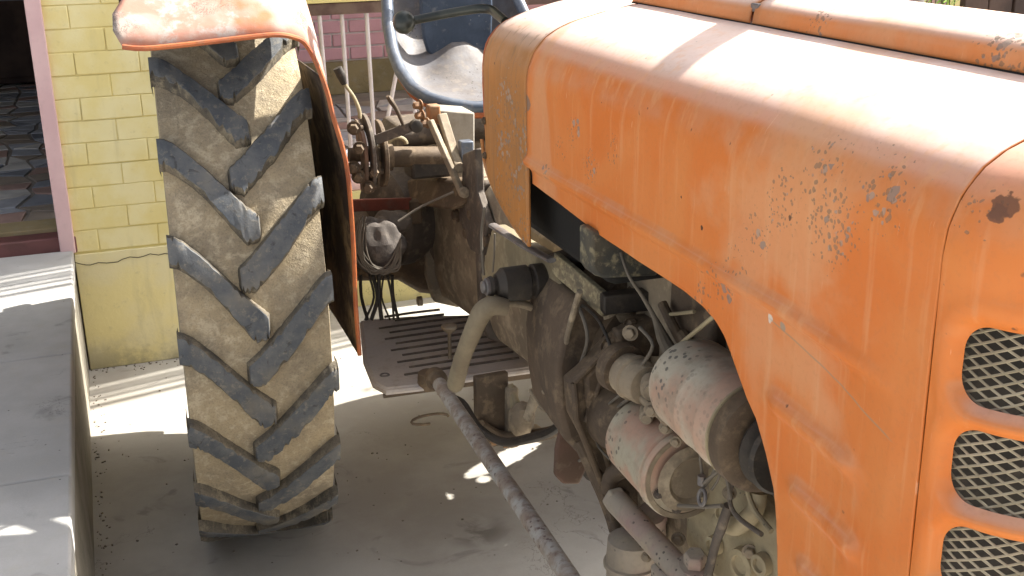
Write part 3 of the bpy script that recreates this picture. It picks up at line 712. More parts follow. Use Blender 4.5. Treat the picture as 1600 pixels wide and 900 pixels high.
# bell housing / engine back plate: broad ribbed casting
def poly_x(pts, x): return [P(u, v, x=x) for u, v in pts]
pts = [(955, 535), (1003, 499), (1060, 495), (1075, 600), (1060, 760), (1000, 850), (968, 835), (942, 756), (921, 705), (895, 653), (890, 597), (911, 580)]
YB = 1.66
pb = [P(u, v, y=YB) for u, v in pts]
M().prism(pb, (0, .035, 0)).build('engine_back_plate', IRON, T, bevel=.006, jitter=.004)
pb2 = [P(u, v, y=YB-.03) for u, v in [(962, 520), (1040, 500), (1062, 520), (1040, 560), (1000, 560), (968, 548)]]
M().prism(pb2, (0, .03, 0)).build('plate_boss', IRON, T, bevel=.008, jitter=.003)
for u, v, r_ in ((926, 617, .012), (1012, 522, .013), (957, 720, .010), (950, 540, .010), (985, 505, .009)):
    M().bolt(P(u, v, y=YB-.004), (0, -1, 0), r_, .012).build('plate_bolt', IRON, T)
# ribs flaring down the housing
for (a, b, r_) in (((960, 535), (897, 598), .006), ((897, 600), (900, 655), .006), ((900, 655), (958, 800), .006), ((950, 560), (915, 660), .005), ((925, 650), (955, 740), .005), ((1000, 505), (955, 535), .006)):
    M().tube([P(*a, y=YB-.01), (P(*a, y=YB-.015)+P(*b, y=YB-.015))/2, P(*b, y=YB-.01)], r_, 10, smooth=3).build('housing_rib', IRON, T, jitter=.003)
M().lathe((.95, 1.75, .78), (0, 1, 0), [(0, .16), (.01, .232), (.05, .236), (.12, .225), (.36, .18), (.40, .15)], 44).build('bell_housing', IRON, T, jitter=.006)
M().prism([P(u, v, y=1.74) for u, v in [(905, 470), (965, 485), (985, 560), (960, 640), (930, 730), (905, 712), (884, 690), (872, 640), (870, 570), (884, 505)]], (.02, .22, 0)).build('clutch_housing', worn('brown_housing', (.105, .072, .047), (.075, .053, .036), (.22, .16, .10), .5, 8, .8, 0, .6), T, bevel=.012, jitter=.006)
M().prism([P(u, v, y=YB-.016) for u, v in [(915, 590), (950, 556), (985, 560), (965, 610), (935, 660), (918, 640)]], (0, .016, 0)).build('plate_web', IRON, T, bevel=.006, jitter=.003)
M().lathe((.95, 1.72, .78), (0, 1, 0), [(0, .16), (.002, .215), (.028, .217)], 44).build('bell_flange', IRON, T, jitter=.003)
# leaf-shaped guard hanging under the housing
lp = [(880, 655), (897, 652), (912, 668), (922, 700), (917, 735), (905, 757), (880, 758), (868, 745), (870, 705)]
M().prism([P(u, v, y=1.80) for u, v in lp], (0, .014, 0)).build('hanging_guard', worn('rusty_guard', (.12, .065, .045), (.10, .06, .04), (.20, .15, .10), .4, 10, .8), T, bevel=.005, jitter=.003)
lp = [(905, 690), (935, 700), (948, 740), (938, 758), (918, 752)]
M().prism([P(u, v, y=1.84) for u, v in lp], (0, .03, 0)).build('drain_cover', BLACKM, T, bevel=.005)
# long casting edge running down to the sump
M().tube([P(905, 690, y=1.70), P(935, 750, y=1.66), P(955, 800, y=1.63), P(962, 830, y=1.6)], [.012, .014, .013, .01], 10, smooth=4).build('sump_flange', IRON, T, jitter=.003)
M().tube([P(950, 770, y=1.60), P(958, 742, y=1.60), P(985, 730, y=1.58)], [.014, .015, .014], 12, smooth=4).build('drain_elbow', IRON, T)
M().box((.93, 1.42, .60), (.26, .70, .14)).build('sump', IRON_L, T, bevel=.02, jitter=.006)
# pipe with union in the foreground bottom
a = P(965, 785, x=.715); b = P(1052, 880, x=.735)
M().tube([a+(a-b).normalized()*.012, a, a.lerp(b, .5), b, b+(b-a)*.3], [.013, .0205, .0195, .0205, .021], 20, smooth=3).build('oil_pipe', PINKM, T)
M().lathe(a, (a-b), [(0, .0215), (.012, .0225), (.016, .019)], 6).build('pipe_union', PINKM, T, bevel=.002)
mp = P(985, 855, x=.728)
M().lathe(mp+Vector((.012, .02, .012)), (0, 0, -1), [(0, .02), (.01, .040), (.05, .043), (.052, .047), (.058, .047), (.06, .042), (.25, .042)], 28).build('filter_bowl', PINKM, T)
M().box(P(1060, 893, x=.74)+Vector((0, 0, -.012)), (.06, .07, .03)).build('filter_bracket', PINKM, T, bevel=.006, jitter=.003)
M().lathe(P(1020, 812, x=.77), (-.3, -.4, 1), [(-.05, .020), (0, .020), (.002, .024), (.02, .024), (.024, .017)], 20).build('breather_cap', PINKM, T)
M().bolt(P(1086, 882, x=.75), (-.15, -.25, 1), .0175, .022).build('head_bolt', PINKM, T, bevel=.002)
M().lathe(P(975, 770, x=.78), (-1, -1, .3), [(0, .014), (.04, .014), (.042, .011)], 14).build('pipe_stub', IRON_G, T)
# casting wall behind, bottom right
blk = P(1150, 830, x=.80)
m = M(); m.box((.84, 1.25, .69), (.10, .46, .20)); m.build('crankcase_side', CREAM, T, bevel=.018, jitter=.01)
for u, v, r_ in ((1165, 880, .020), (1135, 800, .011), (1195, 880, .013), (1120, 850, .012)):
    M().lathe(P(u, v, x=.787), (-1, -.2, 0), [(0, r_*1.3), (.012, r_*1.2), (.013, r_*.8), (.008, r_*.7)], 18).build('casting_boss', CREAM, T)
M().tube([P(1125, 812, x=.79), P(1150, 822, x=.775), P(1178, 800, x=.775), P(1185, 770, x=.78)], [.013, .014, .013, .012], 14, smooth=5).build('water_elbow', CREAM, T)
M().tube([P(1166, 760, x=.765), P(1178, 795, x=.765), P(1205, 830, x=.765)], .004, 8, smooth=4).build('belt_stay', CREAM, T)
M().tube([P(1138, 790, x=.745), P(1127, 825, x=.745), P(1118, 850, x=.745), P(1105, 905, x=.745)], [.0065, .0075, .0065, .0065], 12, smooth=5).build('armoured_cable', IRON_G, T)
for pts_, r_ in (([(1098, 680), (1094, 710), (1098, 750), (1096, 770)], .0022), ([(1118, 728), (1112, 745), (1100, 760), (1096, 775)], .0026), ([(1125, 735), (1122, 750), (1112, 765)], .0018), ([(1100, 755), (1125, 735), (1135, 745), (1142, 780)], .003), ([(1060, 790), (1100, 792), (1128, 790)], .003)):
    M().tube([P(u, v, x=.728+.002*i) for i, (u, v) in enumerate(pts_)], r_, 7, smooth=4).build('wire', CABLE, T)
m = M(); c = P(1097, 777, x=.725); ring = [c+Vector((.002*math.sin(a), .009*math.cos(a), .011*math.sin(a))) for a in [2*math.pi*i/18 for i in range(19)]]
m.tube(ring, .0028, 8, caps=False).build('cable_eye', STEEL, T)
M().lathe(P(1096, 757, x=.727), (0, 0, 1), [(0, .006), (.014, .006)], 8).build('wire_terminal', STEEL, T)
# rods and hoses above the can
M().tube([P(1042, 556, x=.76), P(1072, 530, x=.75), P(1112, 497, x=.74), P(1125, 488, x=.74)], .0033, 8).build('dipstick', CREAM, T)
M().tube([P(970, 395, x=.70), P(983, 432, x=.70), P(1003, 462, x=.72), P(1022, 495, x=.74), P(1036, 528, x=.76), P(1048, 550, x=.77)], [.0022, .0024, .003, .004, .010, .012], 10, smooth=5).build('fuel_hose', CABLE, T)
M().tube([P(1035, 475, x=.78), P(1052, 510, x=.78), P(1072, 545, x=.79)], .008, 10, smooth=4).build('fuel_hose', IRON, T)
M().tube([P(1040, 492, x=.78), P(1085, 487, x=.78)], .003, 8).build('injector_line', CREAM, T)
M().tube([P(1066, 522, x=.785), P(1090, 560, x=.785), P(1105, 600, x=.785)], .010, 10, smooth=3).build('fuel_hose', IRON, T)
M().box(P(1100, 490, x=.82), (.05, .14, .09)).build('injector_pump', IRON, T, bevel=.01, jitter=.004)
M().lathe(P(965, 492, x=.80), (0, 0, 1), [(-.06, .028), (-.01, .030), (0, .034), (.012, .036), (.022, .03)], 24).build('oil_filler', IRON_L, T)
M().tube([P(905, 720, x=.74)+Vector((0, 0, 0)), P(938, 700, x=.73), P(955, 650, x=.73), P(985, 620, x=.72)], .003, 8, smooth=5).build('wire', CABLE, T)
M().tube([P(953, 718, x=.72), P(932, 690, x=.72), P(940, 645, x=.72), P(975, 612, x=.72)], .0022, 8, smooth=5).build('wire', CABLE, T)
# small square mud-caked case hanging under the bonnet, with a bead chain
pb = [P(u, v, y=1.53) for u, v in [(924, 362), (924, 420), (932, 432), (945, 436), (1030, 432), (1030, 362)]]
M().prism(pb, (0, .05, 0)).build('regulator_box', worn('mud_caked_case', (.04, .04, .035), (.07, .062, .045), (.24, .21, .13), .6, 25, .8), T, bevel=.006)
# angle-iron bracket
a = P(868, 410, y=1.86); b = P(948, 478, y=1.70); M().bar(a, b, .012, .042, up=(0, 0, 1)).build('bracket_arm', worn('mud_bracket', (.20, .16, .10), (.12, .10, .07), (.34, .29, .17), .7, 30, .85), T, bevel=.002)
a = P(940, 474, y=1.70); b = P(1062, 462, y=1.68); M().bar(a, b, .03, .034).build('bracket_arm', BLACKM, T, bevel=.003)
a = P(868, 398, y=1.90); b = P(1000, 404, y=1.72); M().bar(a, b, .05, .012).build('bracket_top', BLACKM, T, bevel=.003)
# worn bright rail from the cowl down to the bracket
M().tube([P(770, 352, x=.70), P(800, 372, x=.70), P(830, 390, x=.70), P(862, 407, x=.70)], [.010, .009, .010, .009], 10, smooth=3, flat_=.5).build('side_rail', STEEL, T)
# cross shaft with pedal hub
a = P(762, 448, y=1.93); b = P(905, 432, y=1.93)
d = (b-a); L_ = d.length
M().lathe(a, d, [(0, .010), (.002, .018), (.008, .019), (.010, .014), (.014, .014), (.016, .022), (.022, .026), (.028, .032), (.075, .033), (.078, .0285), (.084, .0285), (.087, .033), (L_, .033)], 32).build('cross_shaft', BLACKM, T)
m = M().lathe(a-d.normalized()*.012, d, [(0, .005), (.001, .011), (.004, .012), (.006, .010), (.008, .016), (.014, .0165), (.02, .013)], 16); m.build('shaft_end_nut', STEEL, T)
# cast pedal arm (cream) curving down to the drag link
aa = [P(792, 480, y=1.90), P(768, 478, y=1.905), P(752, 490, y=1.91), P(738, 520, y=1.93), P(724, 555, y=1.97), P(712, 598, y=2.02)]
M().tube(aa, [.021, .024, .0255, .024, .0225, .0235], 16, smooth=5, flat_=.72).build('pedal_arm', worn('dusty_tan_arm', (.25, .205, .13), (.18, .14, .09), (.18, .14, .09), .4, 12, .7), T)
aa = [P(775, 470, y=1.92), P(820, 476, y=1.93), P(842, 492, y=1.95), P(850, 540, y=1.97), P(845, 580, y=1.98), P(836, 620, y=1.99), P(824, 655, y=2.0)]
M().tube(aa, [.012, .013, .0135, .0135, .0125, .012, .011], 14, smooth=5, flat_=.6).build('clutch_arm', IRON_L, T)
for pts_, r_, x_ in (([(906, 455), (893, 500), (882, 545), (868, 600)], .0055, .70), ([(876, 470), (880, 505), (875, 530)], .006, .72), ([(868, 600), (862, 615), (850, 612)], .005, .70), ([(858, 470), (856, 520), (852, 560)], .004, .74)):
    M().tube([P(u, v, x=x_) for u, v in pts_], r_, 9, smooth=4).build('brake_rod', IRON_L, T)
# drag link with ball joint
a = P(684, 596, x=.615); b = P(905, 925, x=.60)
M().tube([a, a.lerp(b, .35), b], [.0155, .0165, .0160], 20).build('drag_link', ROD, T)
M().lathe(a-(b-a).normalized()*.035, (b-a), [(0, .012), (.004, .022), (.03, .024), (.036, .018), (.05, .016)], 20).build('ball_joint', IRON, T)
M().lathe(P(672, 596, x=.62)+Vector((0, .02, .018)), (0, 0, -1), [(0, .016), (.004, .022), (.03, .024), (.045, .016)], 18).build('joint_cap', IRON, T)
M().tube([P(690, 612, x=.64), P(722, 628, x=.64), P(750, 668, x=.66), P(790, 690, x=.70), P(850, 678, x=.74), P(880, 660, x=.76)], [.005, .006, .007, .010, .010, .008], 10, smooth=5).build('brake_lever', BLACKM, T, jitter=.002)
# footplate with pressed ribs
FP = [(566, 500), (572, 562), (586, 596), (604, 606), (660, 600), (720, 588), (835, 572), (838, 508), (740, 492), (640, 494)]
fz = .55
fp = [P(u, v, z=fz) for u, v in FP]
fpo = M().prism([p-Vector((0, 0, .006)) for p in fp], (0, 0, .006)).build('footplate', PLATE, T, bevel=.003)
tb = [p-Vector((0, 0, .010)) for p in fp[:7]]
M().tube(tb, .0075, 8).build('footplate_lip', PLATE, T)
M().bar(P(600, 603, z=fz)-Vector((0, -.014, .02)), P(835, 572, z=fz)-Vector((0, -.014, .02)), .006, .03).build('footplate_skirt', IRON, T)
for i in range(11):
    t = i/10; y0 = 2.845-.40*t; x0 = .600-.02*t+(.02 if i % 2 else 0)+ (.03 if i < 2 else 0); x1 = .86 if i > 1 else .78
    M().tube([(x0, y0, fz+.0005), ((x0+x1)/2, y0, fz+.0020), (x1, y0, fz+.0005)], .0036, 8, smooth=2).build('rib', IRON_G, fpo)
M().lathe(P(601, 586, z=fz), (0, 0, 1), [(0, .012), (.002, .011), (.0021, .007), (-.002, .006)], 16).build('bolt_hole', STEEL, fpo)
# foot button
q = P(703, 560, z=fz); q2 = P(702, 512, y=q.y)
M().tube([q, q.lerp(q2, .5), q2], .0045, 10).build('foot_button_stem', IRON_L, T)
M().lathe(q2, (0, 0, 1), [(-.012, .008), (-.004, .016), (.002, .020), (.006, .018), (.008, .008)], 20).build('foot_button', worn('brass_cap', (.22, .16, .10), (.30, .26, .2), (.1, .07, .05), .3, 30, .5), T)
# hangers and junk below the footplate
M().box(P(768, 640, y=2.22), (.075, .02, .17)).build('step_hanger', IRON, T, bevel=.003, jitter=.003)
m = M(); q = P(800, 650, y=2.2)
m.box(q, (.025, .03, .14)); m.box(q+Vector((.03, 0, -.05)), (.08, .04, .03)); m.build('linkage_block', IRON_L, T, bevel=.006, jitter=.008)
M().ball(P(815, 655, y=2.15), .035, 16, (.8, .8, 1.1), rough=.25).build('linkage_boot', IRON_L, T)
M().tube([P(797, 600, y=2.2), P(806, 635, y=2.18), P(818, 655, y=2.16)], [.006, .012, .014], 10).build('spring_seat', CREAM, T)
M().tube([P(750, 664, y=2.19), P(790, 684, y=2.19), P(860, 676, y=2.1), P(900, 655, y=2.0)], [.012, .015, .014, .012], 10, smooth=4).build('lower_cross_bar', IRON, T, jitter=.003)
ring = [P(672, 655, y=2.45)+Vector((.045*math.cos(a)+.0, 0, .012*math.sin(a))) for a in [i*2*math.pi/16 for i in range(13)]]
M().tube(ring, .0035, 7).build('hook', IRON, T)
for u, v in ((772, 690), (790, 694), (806, 692)): M().bolt(P(u, v, y=2.12)+Vector((0, 0, .008)), (0, 0, -1), .008, .012).build('lower_bolt', worn('rust_bolt', (.3, .16, .06), (.2, .1, .05), (.3, .25, .15), .4, 30), T)
# transmission housing
rows = []
sec = [(.0, .18), (.145, .18), (.165, .16), (.17, .10), (.165, -.10), (.15, -.16), (.10, -.18), (.0, -.18)]
def housing(stations, name, mat, zc=.72, jit=.005):
    m = M(); rows = []
    for (y, k, kz, dz) in stations:
        full_ = [(XC-a*k, y, zc+dz+b*kz) for a, b in sec]+[(XC+a*k, y, zc+dz+b*kz) for a, b in sec[::-1][1:-1]]
        rows.append(full_)
    b = m.grid(rows, 0, True); n = len(rows[0]); m.face([b+i for i in range(n)]); m.face([b+(len(rows)-1)*n+i for i in range(n)])
    return m.build(name, mat, T, bevel=.006, jitter=jit)
housing([(1.98, .85, 1.0, .06), (2.2, .90, 1.0, .06), (2.42, .98, 1.05, .06), (2.46, 1.0, 1.05, .07)], 'gearbox_case', IRON_L)
housing([(2.46, 1.08, 1.12, .06), (2.49, 1.08, 1.12, .06)], 'case_flange', IRON_G)
housing([(2.49, 1.0, 1.04, .06), (2.80, 1.08, 1.1, .05), (2.84, 1.1, 1.12, .05)], 'rear_case', IRON_L)
housing([(2.84, 1.22, 1.22, .05), (2.875, 1.22, 1.22, .05)], 'case_flange', IRON_L)
housing([(2.875, 1.12, 1.15, .05), (3.4, 1.12, 1.15, .05)], 'centre_housing', IRON_G)
M().prism([P(632, 282, y=2.86), P(655, 276, y=2.80), P(722, 282, y=2.55), P(740, 310, y=2.5), P(700, 330, y=2.55), P(640, 322, y=2.8)], (.12, .02, .0)).build('lift_cover', IRON, T, bevel=.01, jitter=.004)
M().prism([P(u, v, x=.765) for u, v in [(722, 240), (742, 232), (745, 300), (760, 350), (752, 400), (735, 390), (715, 340), (722, 280)]], (.02, 0, 0)).build('gear_cover_plate', IRON_G, T, bevel=.004, jitter=.003)
for u, v in ((715, 336), (733, 364), (765, 377), (706, 300), (740, 335)):
    M().bolt(P(u, v, x=.775), (-1, 0, 0), .0125, .012).build('case_bolt', IRON, T, bevel=.0015)
for v in (365, 425, 470): M().lathe(P(659, v, x=.755), (-1, 0, 0), [(0, .014), (.012, .013), (.013, .009)], 12).build('flange_bolt', IRON_L, T)
M().prism([P(u, v, x=.73) for u, v in [(770, 352), (862, 408), (885, 470), (760, 470), (752, 430)]], (.03, 0, 0)).build('clutch_cover', worn('ochre_dusty_cover', (.22, .18, .11), (.16, .13, .08), (.32, .27, .17), .5, 7, .85), T, bevel=.004, jitter=.003)
M().tube([P(757, 325, x=.69), P(752, 370, x=.69), P(756, 430, x=.69)], .003, 8, smooth=3).build('cable', CABLE, T)
M().tube([P(773, 365, x=.70), P(772, 400, x=.70), P(770, 425, x=.70)], .002, 6, smooth=3).build('cable', CABLE, T)
# axle trumpet and brake drum with cloth-wrapped cables
M().lathe((.80, 3.0, .72), (-1, 0, 0), [(0, .17), (.04, .16), (.10, .12), (.30, .10), (.34, .15), (.36, .15)], 32).build('axle_housing', IRON, T, jitter=.006)
M().lathe((.74, 2.93, .80), (-1, -.3, 0), [(0, .12), (.03, .13), (.08, .13), (.10, .11), (.115, .05)], 30).build('brake_drum', IRON_G, T, jitter=.006)
M().ball(P(592, 388, y=2.62), .062, 24, (1.0, .7, 1.15), rough=.35).build('wrapped_bundle', worn('grey_dusty_bundle', (.085, .072, .064), (.06, .05, .045), (.15, .125, .105), .5, 12, .85, 0, .7), T, subd=1)
M().ball(P(610, 350, y=2.66), .04, 20, (1.3, .7, .8), rough=.35).build('bundle_top', IRON_G, T, subd=1)
rw = random.Random(8)
for i in range(11):
    u0 = 560+rw.uniform(0, 12); pts_ = [(u0, 345+rw.uniform(-8, 8)), (u0-3+rw.uniform(-4, 4), 390), (u0+8+rw.uniform(0, 12), 415+rw.uniform(0, 14)), (612+rw.uniform(-12, 10), 415+rw.uniform(-4, 12)), (626, 380+rw.uniform(-10, 20))]
    M().tube([P(u, v, y=2.56+.008*rw.random()) for u, v in pts_], rw.uniform(.0012, .0024), 6, smooth=4).build('cable', CABLE, T)
for i in range(7):
    u0 = 566+i*8+rw.uniform(-3, 3); M().tube([P(u0, 430, y=2.62), P(u0+rw.uniform(-8, 8), 465, y=2.62), P(u0+rw.uniform(-12, 14), 500, y=2.6)], rw.uniform(.002, .005), 6, smooth=4).build('cable', BLACKM, T)
M().tube([P(622, 346, y=2.5), P(660, 322, y=2.5), P(708, 300, y=2.45)], .0028, 7, smooth=4).build('cable', CABLE, T)
M().bar(P(548, 321, y=2.72), P(642, 318, y=2.76), .008, .030).build('tie_bar', worn('dull_red_bar', (.28, .075, .045), (.20, .06, .04), (.20, .13, .09), .3, 16), T, bevel=.002)
M().box(P(648, 330, y=2.76), (.03, .03, .06)).build('tie_bar_bracket', IRON, T, bevel=.004)
# control shaft, quadrants and levers
M().tube([P(596, 245, y=2.66), P(700, 245, y=2.66)], .0245, 20).build('lift_shaft', IRON, T)
M().tube([P(596, 246, y=2.63), P(612, 246, y=2.63)], .0310, 18).build('shaft_collar', IRON, T)
M().tube([P(626, 213, y=2.75), P(700, 205, y=2.75)], .028, 20).build('upper_shaft', IRON_G, T)
M().box(P(668, 256, y=2.68), (.10, .08, .055)).build('shaft_block', BLACKM, T, bevel=.008)
ring = [P(621, 226, y=2.7)+Vector((.022*math.cos(a), 0, .017*math.sin(a))) for a in [math.pi*i/10 for i in range(11)]]
M().tube(ring, .005, 8).build('lift_eye', CREAM, T)
def quad_plate(u, v, r_, th, a0, a1, wd, name, mat, y=2.62):
    c = P(u, v, y=y); pl = []
    n_ = 14
    for i in range(n_+1): a = R(a0+(a1-a0)*i/n_); pl.append(Vector((c.x, c.y-r_*math.cos(a), c.z+r_*math.sin(a))))
    for i in range(n_+1): a = R(a1-(a1-a0)*i/n_); pl.append(Vector((c.x, c.y-(r_-wd)*math.cos(a), c.z+(r_-wd)*math.sin(a))))
    M().prism(pl, (th, 0, 0)).build(name, mat, T, bevel=.0015)
quad_plate(558, 243, .083, .009, -80, 95, .05, 'quadrant', worn('rust_quadrant', (.20, .11, .07), (.10, .07, .05), (.26, .2, .14), .4, 20))
quad_plate(569, 240, .092, .009, -95, 110, .035, 'quadrant', IRON_G)
quad_plate(590, 240, .078, .010, -90, 100, .045, 'quadrant', IRON)
quad_plate(579, 250, .070, .006, -80, 80, .05, 'quadrant', IRON)
M().tube([P(545, 242, y=2.6), P(600, 242, y=2.6)], .016, 14).build('quadrant_pin', IRON, T)
for u, v in ((553, 200), (562, 232), (585, 268), (560, 276), (553, 262), (575, 292)):
    M().bolt(P(u, v, y=2.55), (-.3, -1, 0), .011, .014).build('quadrant_bolt', IRON, T)
    M().tube([P(u-6, v, y=2.56), P(u+14, v, y=2.56)], .006, 8).build('quadrant_spacer', IRON, T)
M().tube([P(562, 185, y=2.58), P(561, 172, y=2.58), P(553, 152, y=2.58), P(541, 135, y=2.58), P(536, 125, y=2.58)], [.0045, .0045, .004, .004, .006], 9, smooth=4).build('draft_lever', CREAM, T)
M().tube([P(538, 132, y=2.575), P(533, 118, y=2.575), P(527, 106, y=2.575)], [.006, .0105, .010], 12, smooth=3).build('lever_grip', BLACKM, T)
M().bar(P(578, 222, y=2.56), P(648, 196, y=2.52), .008, .022, up=(0, 0, 1)).build('control_arm', IRON_G, T, bevel=.002)
M().lathe(P(650, 197, y=2.51), (0, -1, 0), [(-.01, .014), (.008, .014), (.01, .010)], 14).build('arm_knuckle', BLACKM, T)
M().tube([P(630, 195, y=2.53), P(620, 172, y=2.53), P(611, 158, y=2.53), P(606, 150, y=2.53)], [.008, .0095, .013, .009], 12, smooth=3, flat_=.5).build('lever_blade', IRON, T)
# seat support and stays
M().prism([P(u, v, y=2.70) for u, v in [(684, 172), (742, 176), (742, 262), (716, 262), (700, 225)]], (0, .10, 0)).build('seat_bracket', worn('pale_dusty_bracket', (.36, .33, .28), (.26, .23, .18), (.30, .26, .2), .5, 12, .8), T, bevel=.004)
M().bar(P(672, 188, y=2.60), P(722, 302, y=2.52), .014, .014).build('seat_stay', IRON_L, T, bevel=.003)
M().bar(P(690, 178, y=2.62), P(716, 262, y=2.56), .024, .012).build('seat_stay', IRON_L, T, bevel=.003)
M().lathe(P(717, 262, y=2.55), (0, -1, 0), [(0, .013), (.008, .012), (.01, .006)], 14).build('stay_bolt', IRON_L, T)
M().lathe(P(724, 300, y=2.51), (0, -1, 0), [(0, .013), (.012, .012), (.014, .006)], 14).build('stay_bolt', IRON_L, T)
M().box(P(677, 178, y=2.64), (.03, .03, .045)).build('spring_clamp', worn('rust_clamp', (.32, .15, .06), (.16, .09, .05), (.3, .22, .14), .4, 24), T, bevel=.005)
for u, v in ((660, 180), (657, 164), (668, 192)): M().bolt(P(u, v, y=2.62), (-1, -.3, 0), .009, .016).build('clamp_bolt', worn('rust_clamp', (.32, .15, .06), (.16, .09, .05), (.3, .22, .14)), T)
M().box(P(728, 236, y=2.58), (.03, .03, .05)).build('rail_catch', SEAT_RIM, T, bevel=.003)
# seat: a pressed steel bucket with a rolled rim
left = [P(604, -60, y=3.26), P(604, -10, y=3.22), P(607, 40, y=3.15), P(614, 82, y=3.07), P(626, 112, y=3.0), P(644, 137, y=2.93), P(668, 153, y=2.87), P(702, 163, y=2.83), P(738, 168, y=2.81)]
left.append(Vector((XC, 2.805, left[-1].z-.003)))
rimp = left+[Vector((2*XC-p.x, p.y, p.z)) for p in left[:-1][::-1]]
rr_ = resample([tuple(p) for p in rimp], 61); rimp = [Vector(p) for p in rr_]
rows = []
for k in range(25):
    t = k/24; row = []
    for p in rimp:
        c = Vector((XC, 3.24 if p.z > 1.2 else 3.20, max(p.z, 1.20)+.02)); q = p.lerp(c, t**.9)
        w_ = math.sin(math.pi*min(1, t*1.15)**.7) if t < .87 else 0
        row.append(q+Vector((0, .045, -.035))*max(0, w_))
    rows.append(row)
m = M(); m.grid(rows); m.build('seat', SEAT_IN, T, solid=.004, offset=0, ang=80)
M().tube(rimp, .0165, 12).build('seat_rim', SEAT_RIM, T)
M().tube([p+Vector((0, -.004, -.017)) for p in rimp], .010, 8).build('seat_under_edge', OR_EDGE, T)
pl_ = [P(u, v, y=3.16) for u, v in ((655, -60), (658, 20), (662, 60), (668, 80), (680, 93), (696, 101))]
pl_ += [Vector((2*XC-p.x, p.y, p.z)) for p in pl_[::-1]]
M().prism(pl_, (0, .02, 0)).build('seat_back_pad', SEAT_PAD, T, bevel=.006)

# gear/throttle lever with round knob
kb = P(631, 35, y=2.25)
M().ball(kb, .0222, 28).build('lever_knob', RUBBER, T)
M().tube([kb, P(660, 29, y=2.25), P(700, 21, y=2.24), P(745, 14, y=2.22), P(766, 15, y=2.2), P(776, 22, y=2.17), P(790, 34, y=2.12)], [.0085, .0085, .0088, .0088, .0088, .0088, .0088], 14, smooth=4).build('hand_lever', RUBBER, T)

# ---------------- rear wheel and fender ----------------
AXL = Vector((.2415, 3.0, .72))
m = M().lathe(AXL+Vector((-.10, 0, 0)), (1, 0, 0), [(0, .36), (.02, .35), (.05, .33), (.10, .30), (.11, .10), (.20, .10), (.22, .33), (.24, .36)], 48)
wheel = m.build('rear_wheel', worn('wheel_rim_paint', (.45, .18, .08), (.35, .2, .13), (.3, .25, .17), .4), T)
prof = [(-.10, .36), (-.120, .50), (-.125, .58), (-.136, .640), (-.150, .674), (-.159, .688), (-.148, .692), (-.10, .697), (-.05, .700), (0, .701)]
prof = prof+[(-a, b) for a, b in prof[::-1][1:]]
prof = resample(prof, 44)
m = M(); rows = []
for i in range(180):
    a = 2*math.pi*i/180; row = []
    for (dx, r_) in prof:
        rr_ = r_+.0025*noise.noise(Vector((dx*14, math.cos(a)*9, math.sin(a)*9)))
        row.append(AXL+Vector((dx, -rr_*math.cos(a), rr_*math.sin(a))))
    rows.append(row)
rows.append(rows[0]); m.grid(rows); m.build('tyre', TYRE, wheel, ang=70)
def lug(side, th0, seed):
    """one tread bar; left bars (side=-1) and right bars (+1) slope down to the middle"""
    rn = random.Random(seed)
    # (across from edge 0 .. 1 tip, top edge angle, bottom edge angle) in degrees below the outer top corner
    if side < 0: sec_ = [(.000, 0, -4.3), (.014, -.3, -4.6), (.03, -1.1, -5.5), (.06, -3.4, -7.8), (.09, -6.1, -10.8), (.12, -8.9, -14.3), (.145, -11.2, -17.4), (.156, -12.2, -18.3), (.176, -13.7, -18.0), (.183, -14.3, -17.6)]
    else: sec_ = [(.000, 0, -4.2), (.014, -.3, -4.6), (.03, -1.4, -6.0), (.06, -4.0, -9.2), (.09, -6.6, -12.4), (.12, -9.2, -15.0), (.145, -11.3, -16.9), (.158, -12.4, -18.0), (.176, -13.6, -17.6), (.183, -14.1, -17.2)]
    wear = rn.choice((.12, .2, .45, .6))          # wear differs from bar to bar
    m = M(); rows = []; n = len(sec_)
    fine = []
    for i in range(n-1):
        for k in range(4):
            t = k/4; fine.append(tuple(sec_[i][q]*(1-t)+sec_[i+1][q]*t for q in range(3)))
    fine.append(sec_[-1])
    for i, (e, ta, tb) in enumerate(fine):
        f_ = i/(len(fine)-1); xx = .0835+e if side < 0 else .4015-e
        rt = .720-.010*max(0, (.02-e)/.03)**1.2-.0006*rn.random(); rb_ = .690
        if i == len(fine)-1: rt -= .004
        ja = rn.uniform(-.12, .12); jb = rn.uniform(-.18, .18); chip = 0
        if rn.random() < wear: jb += rn.uniform(.3, 1.2)
        if rn.random() < .12: ja -= rn.uniform(.2, .6)
        pts_ = []
        sl = .65
        for ang_, r_ in ((ta+sl, rb_), (ta+.35+ja*.5, rt-.007), (ta+ja, rt-.0012), (ta-.15+ja, rt), ((ta+tb)/2+.4, rt+.0006), ((ta+tb)/2-.4, rt+.0006), (tb+.15+jb, rt), (tb+jb, rt-.0012), (tb-.35+jb*.5, rt-.007), (tb-sl, rb_)):
            a = R(th0+ang_); pts_.append(Vector((xx-AXL.x, -r_*math.cos(a), r_*math.sin(a))))
        rows.append(pts_)
    def shift(row, dx, dr):
        return [Vector((p.x+dx, p.y*(1+dr), p.z*(1+dr))) for p in row]
    sgn = 1 if side < 0 else -1
    last = shift(rows[-1], sgn*.006, -.034); first = shift(rows[0], sgn*.003, -.050)
    rows = [first]+rows+[last]
    b = m.grid(rows)
    # give the flanks and ends the dusty material, the running face the rubber one
    nc = len(rows[0])-1; k = 0
    for i in range(len(rows)-1):
        for j in range(nc):
            m.mi[k] = 0 if (2 <= j <= nc-3 and 0 < i < len(rows)-2) else 1; k += 1
    me_o = m.build('lug', LUG, wheel, mats=[LUG, LUGS], ang=38)
    # re-seat on the axle so every bar turns about it
    me_o.location = (me_o.location+WL[wheel.name])-Vector((0, 0, 0))+AXL-WL[wheel.name]
    return me_o
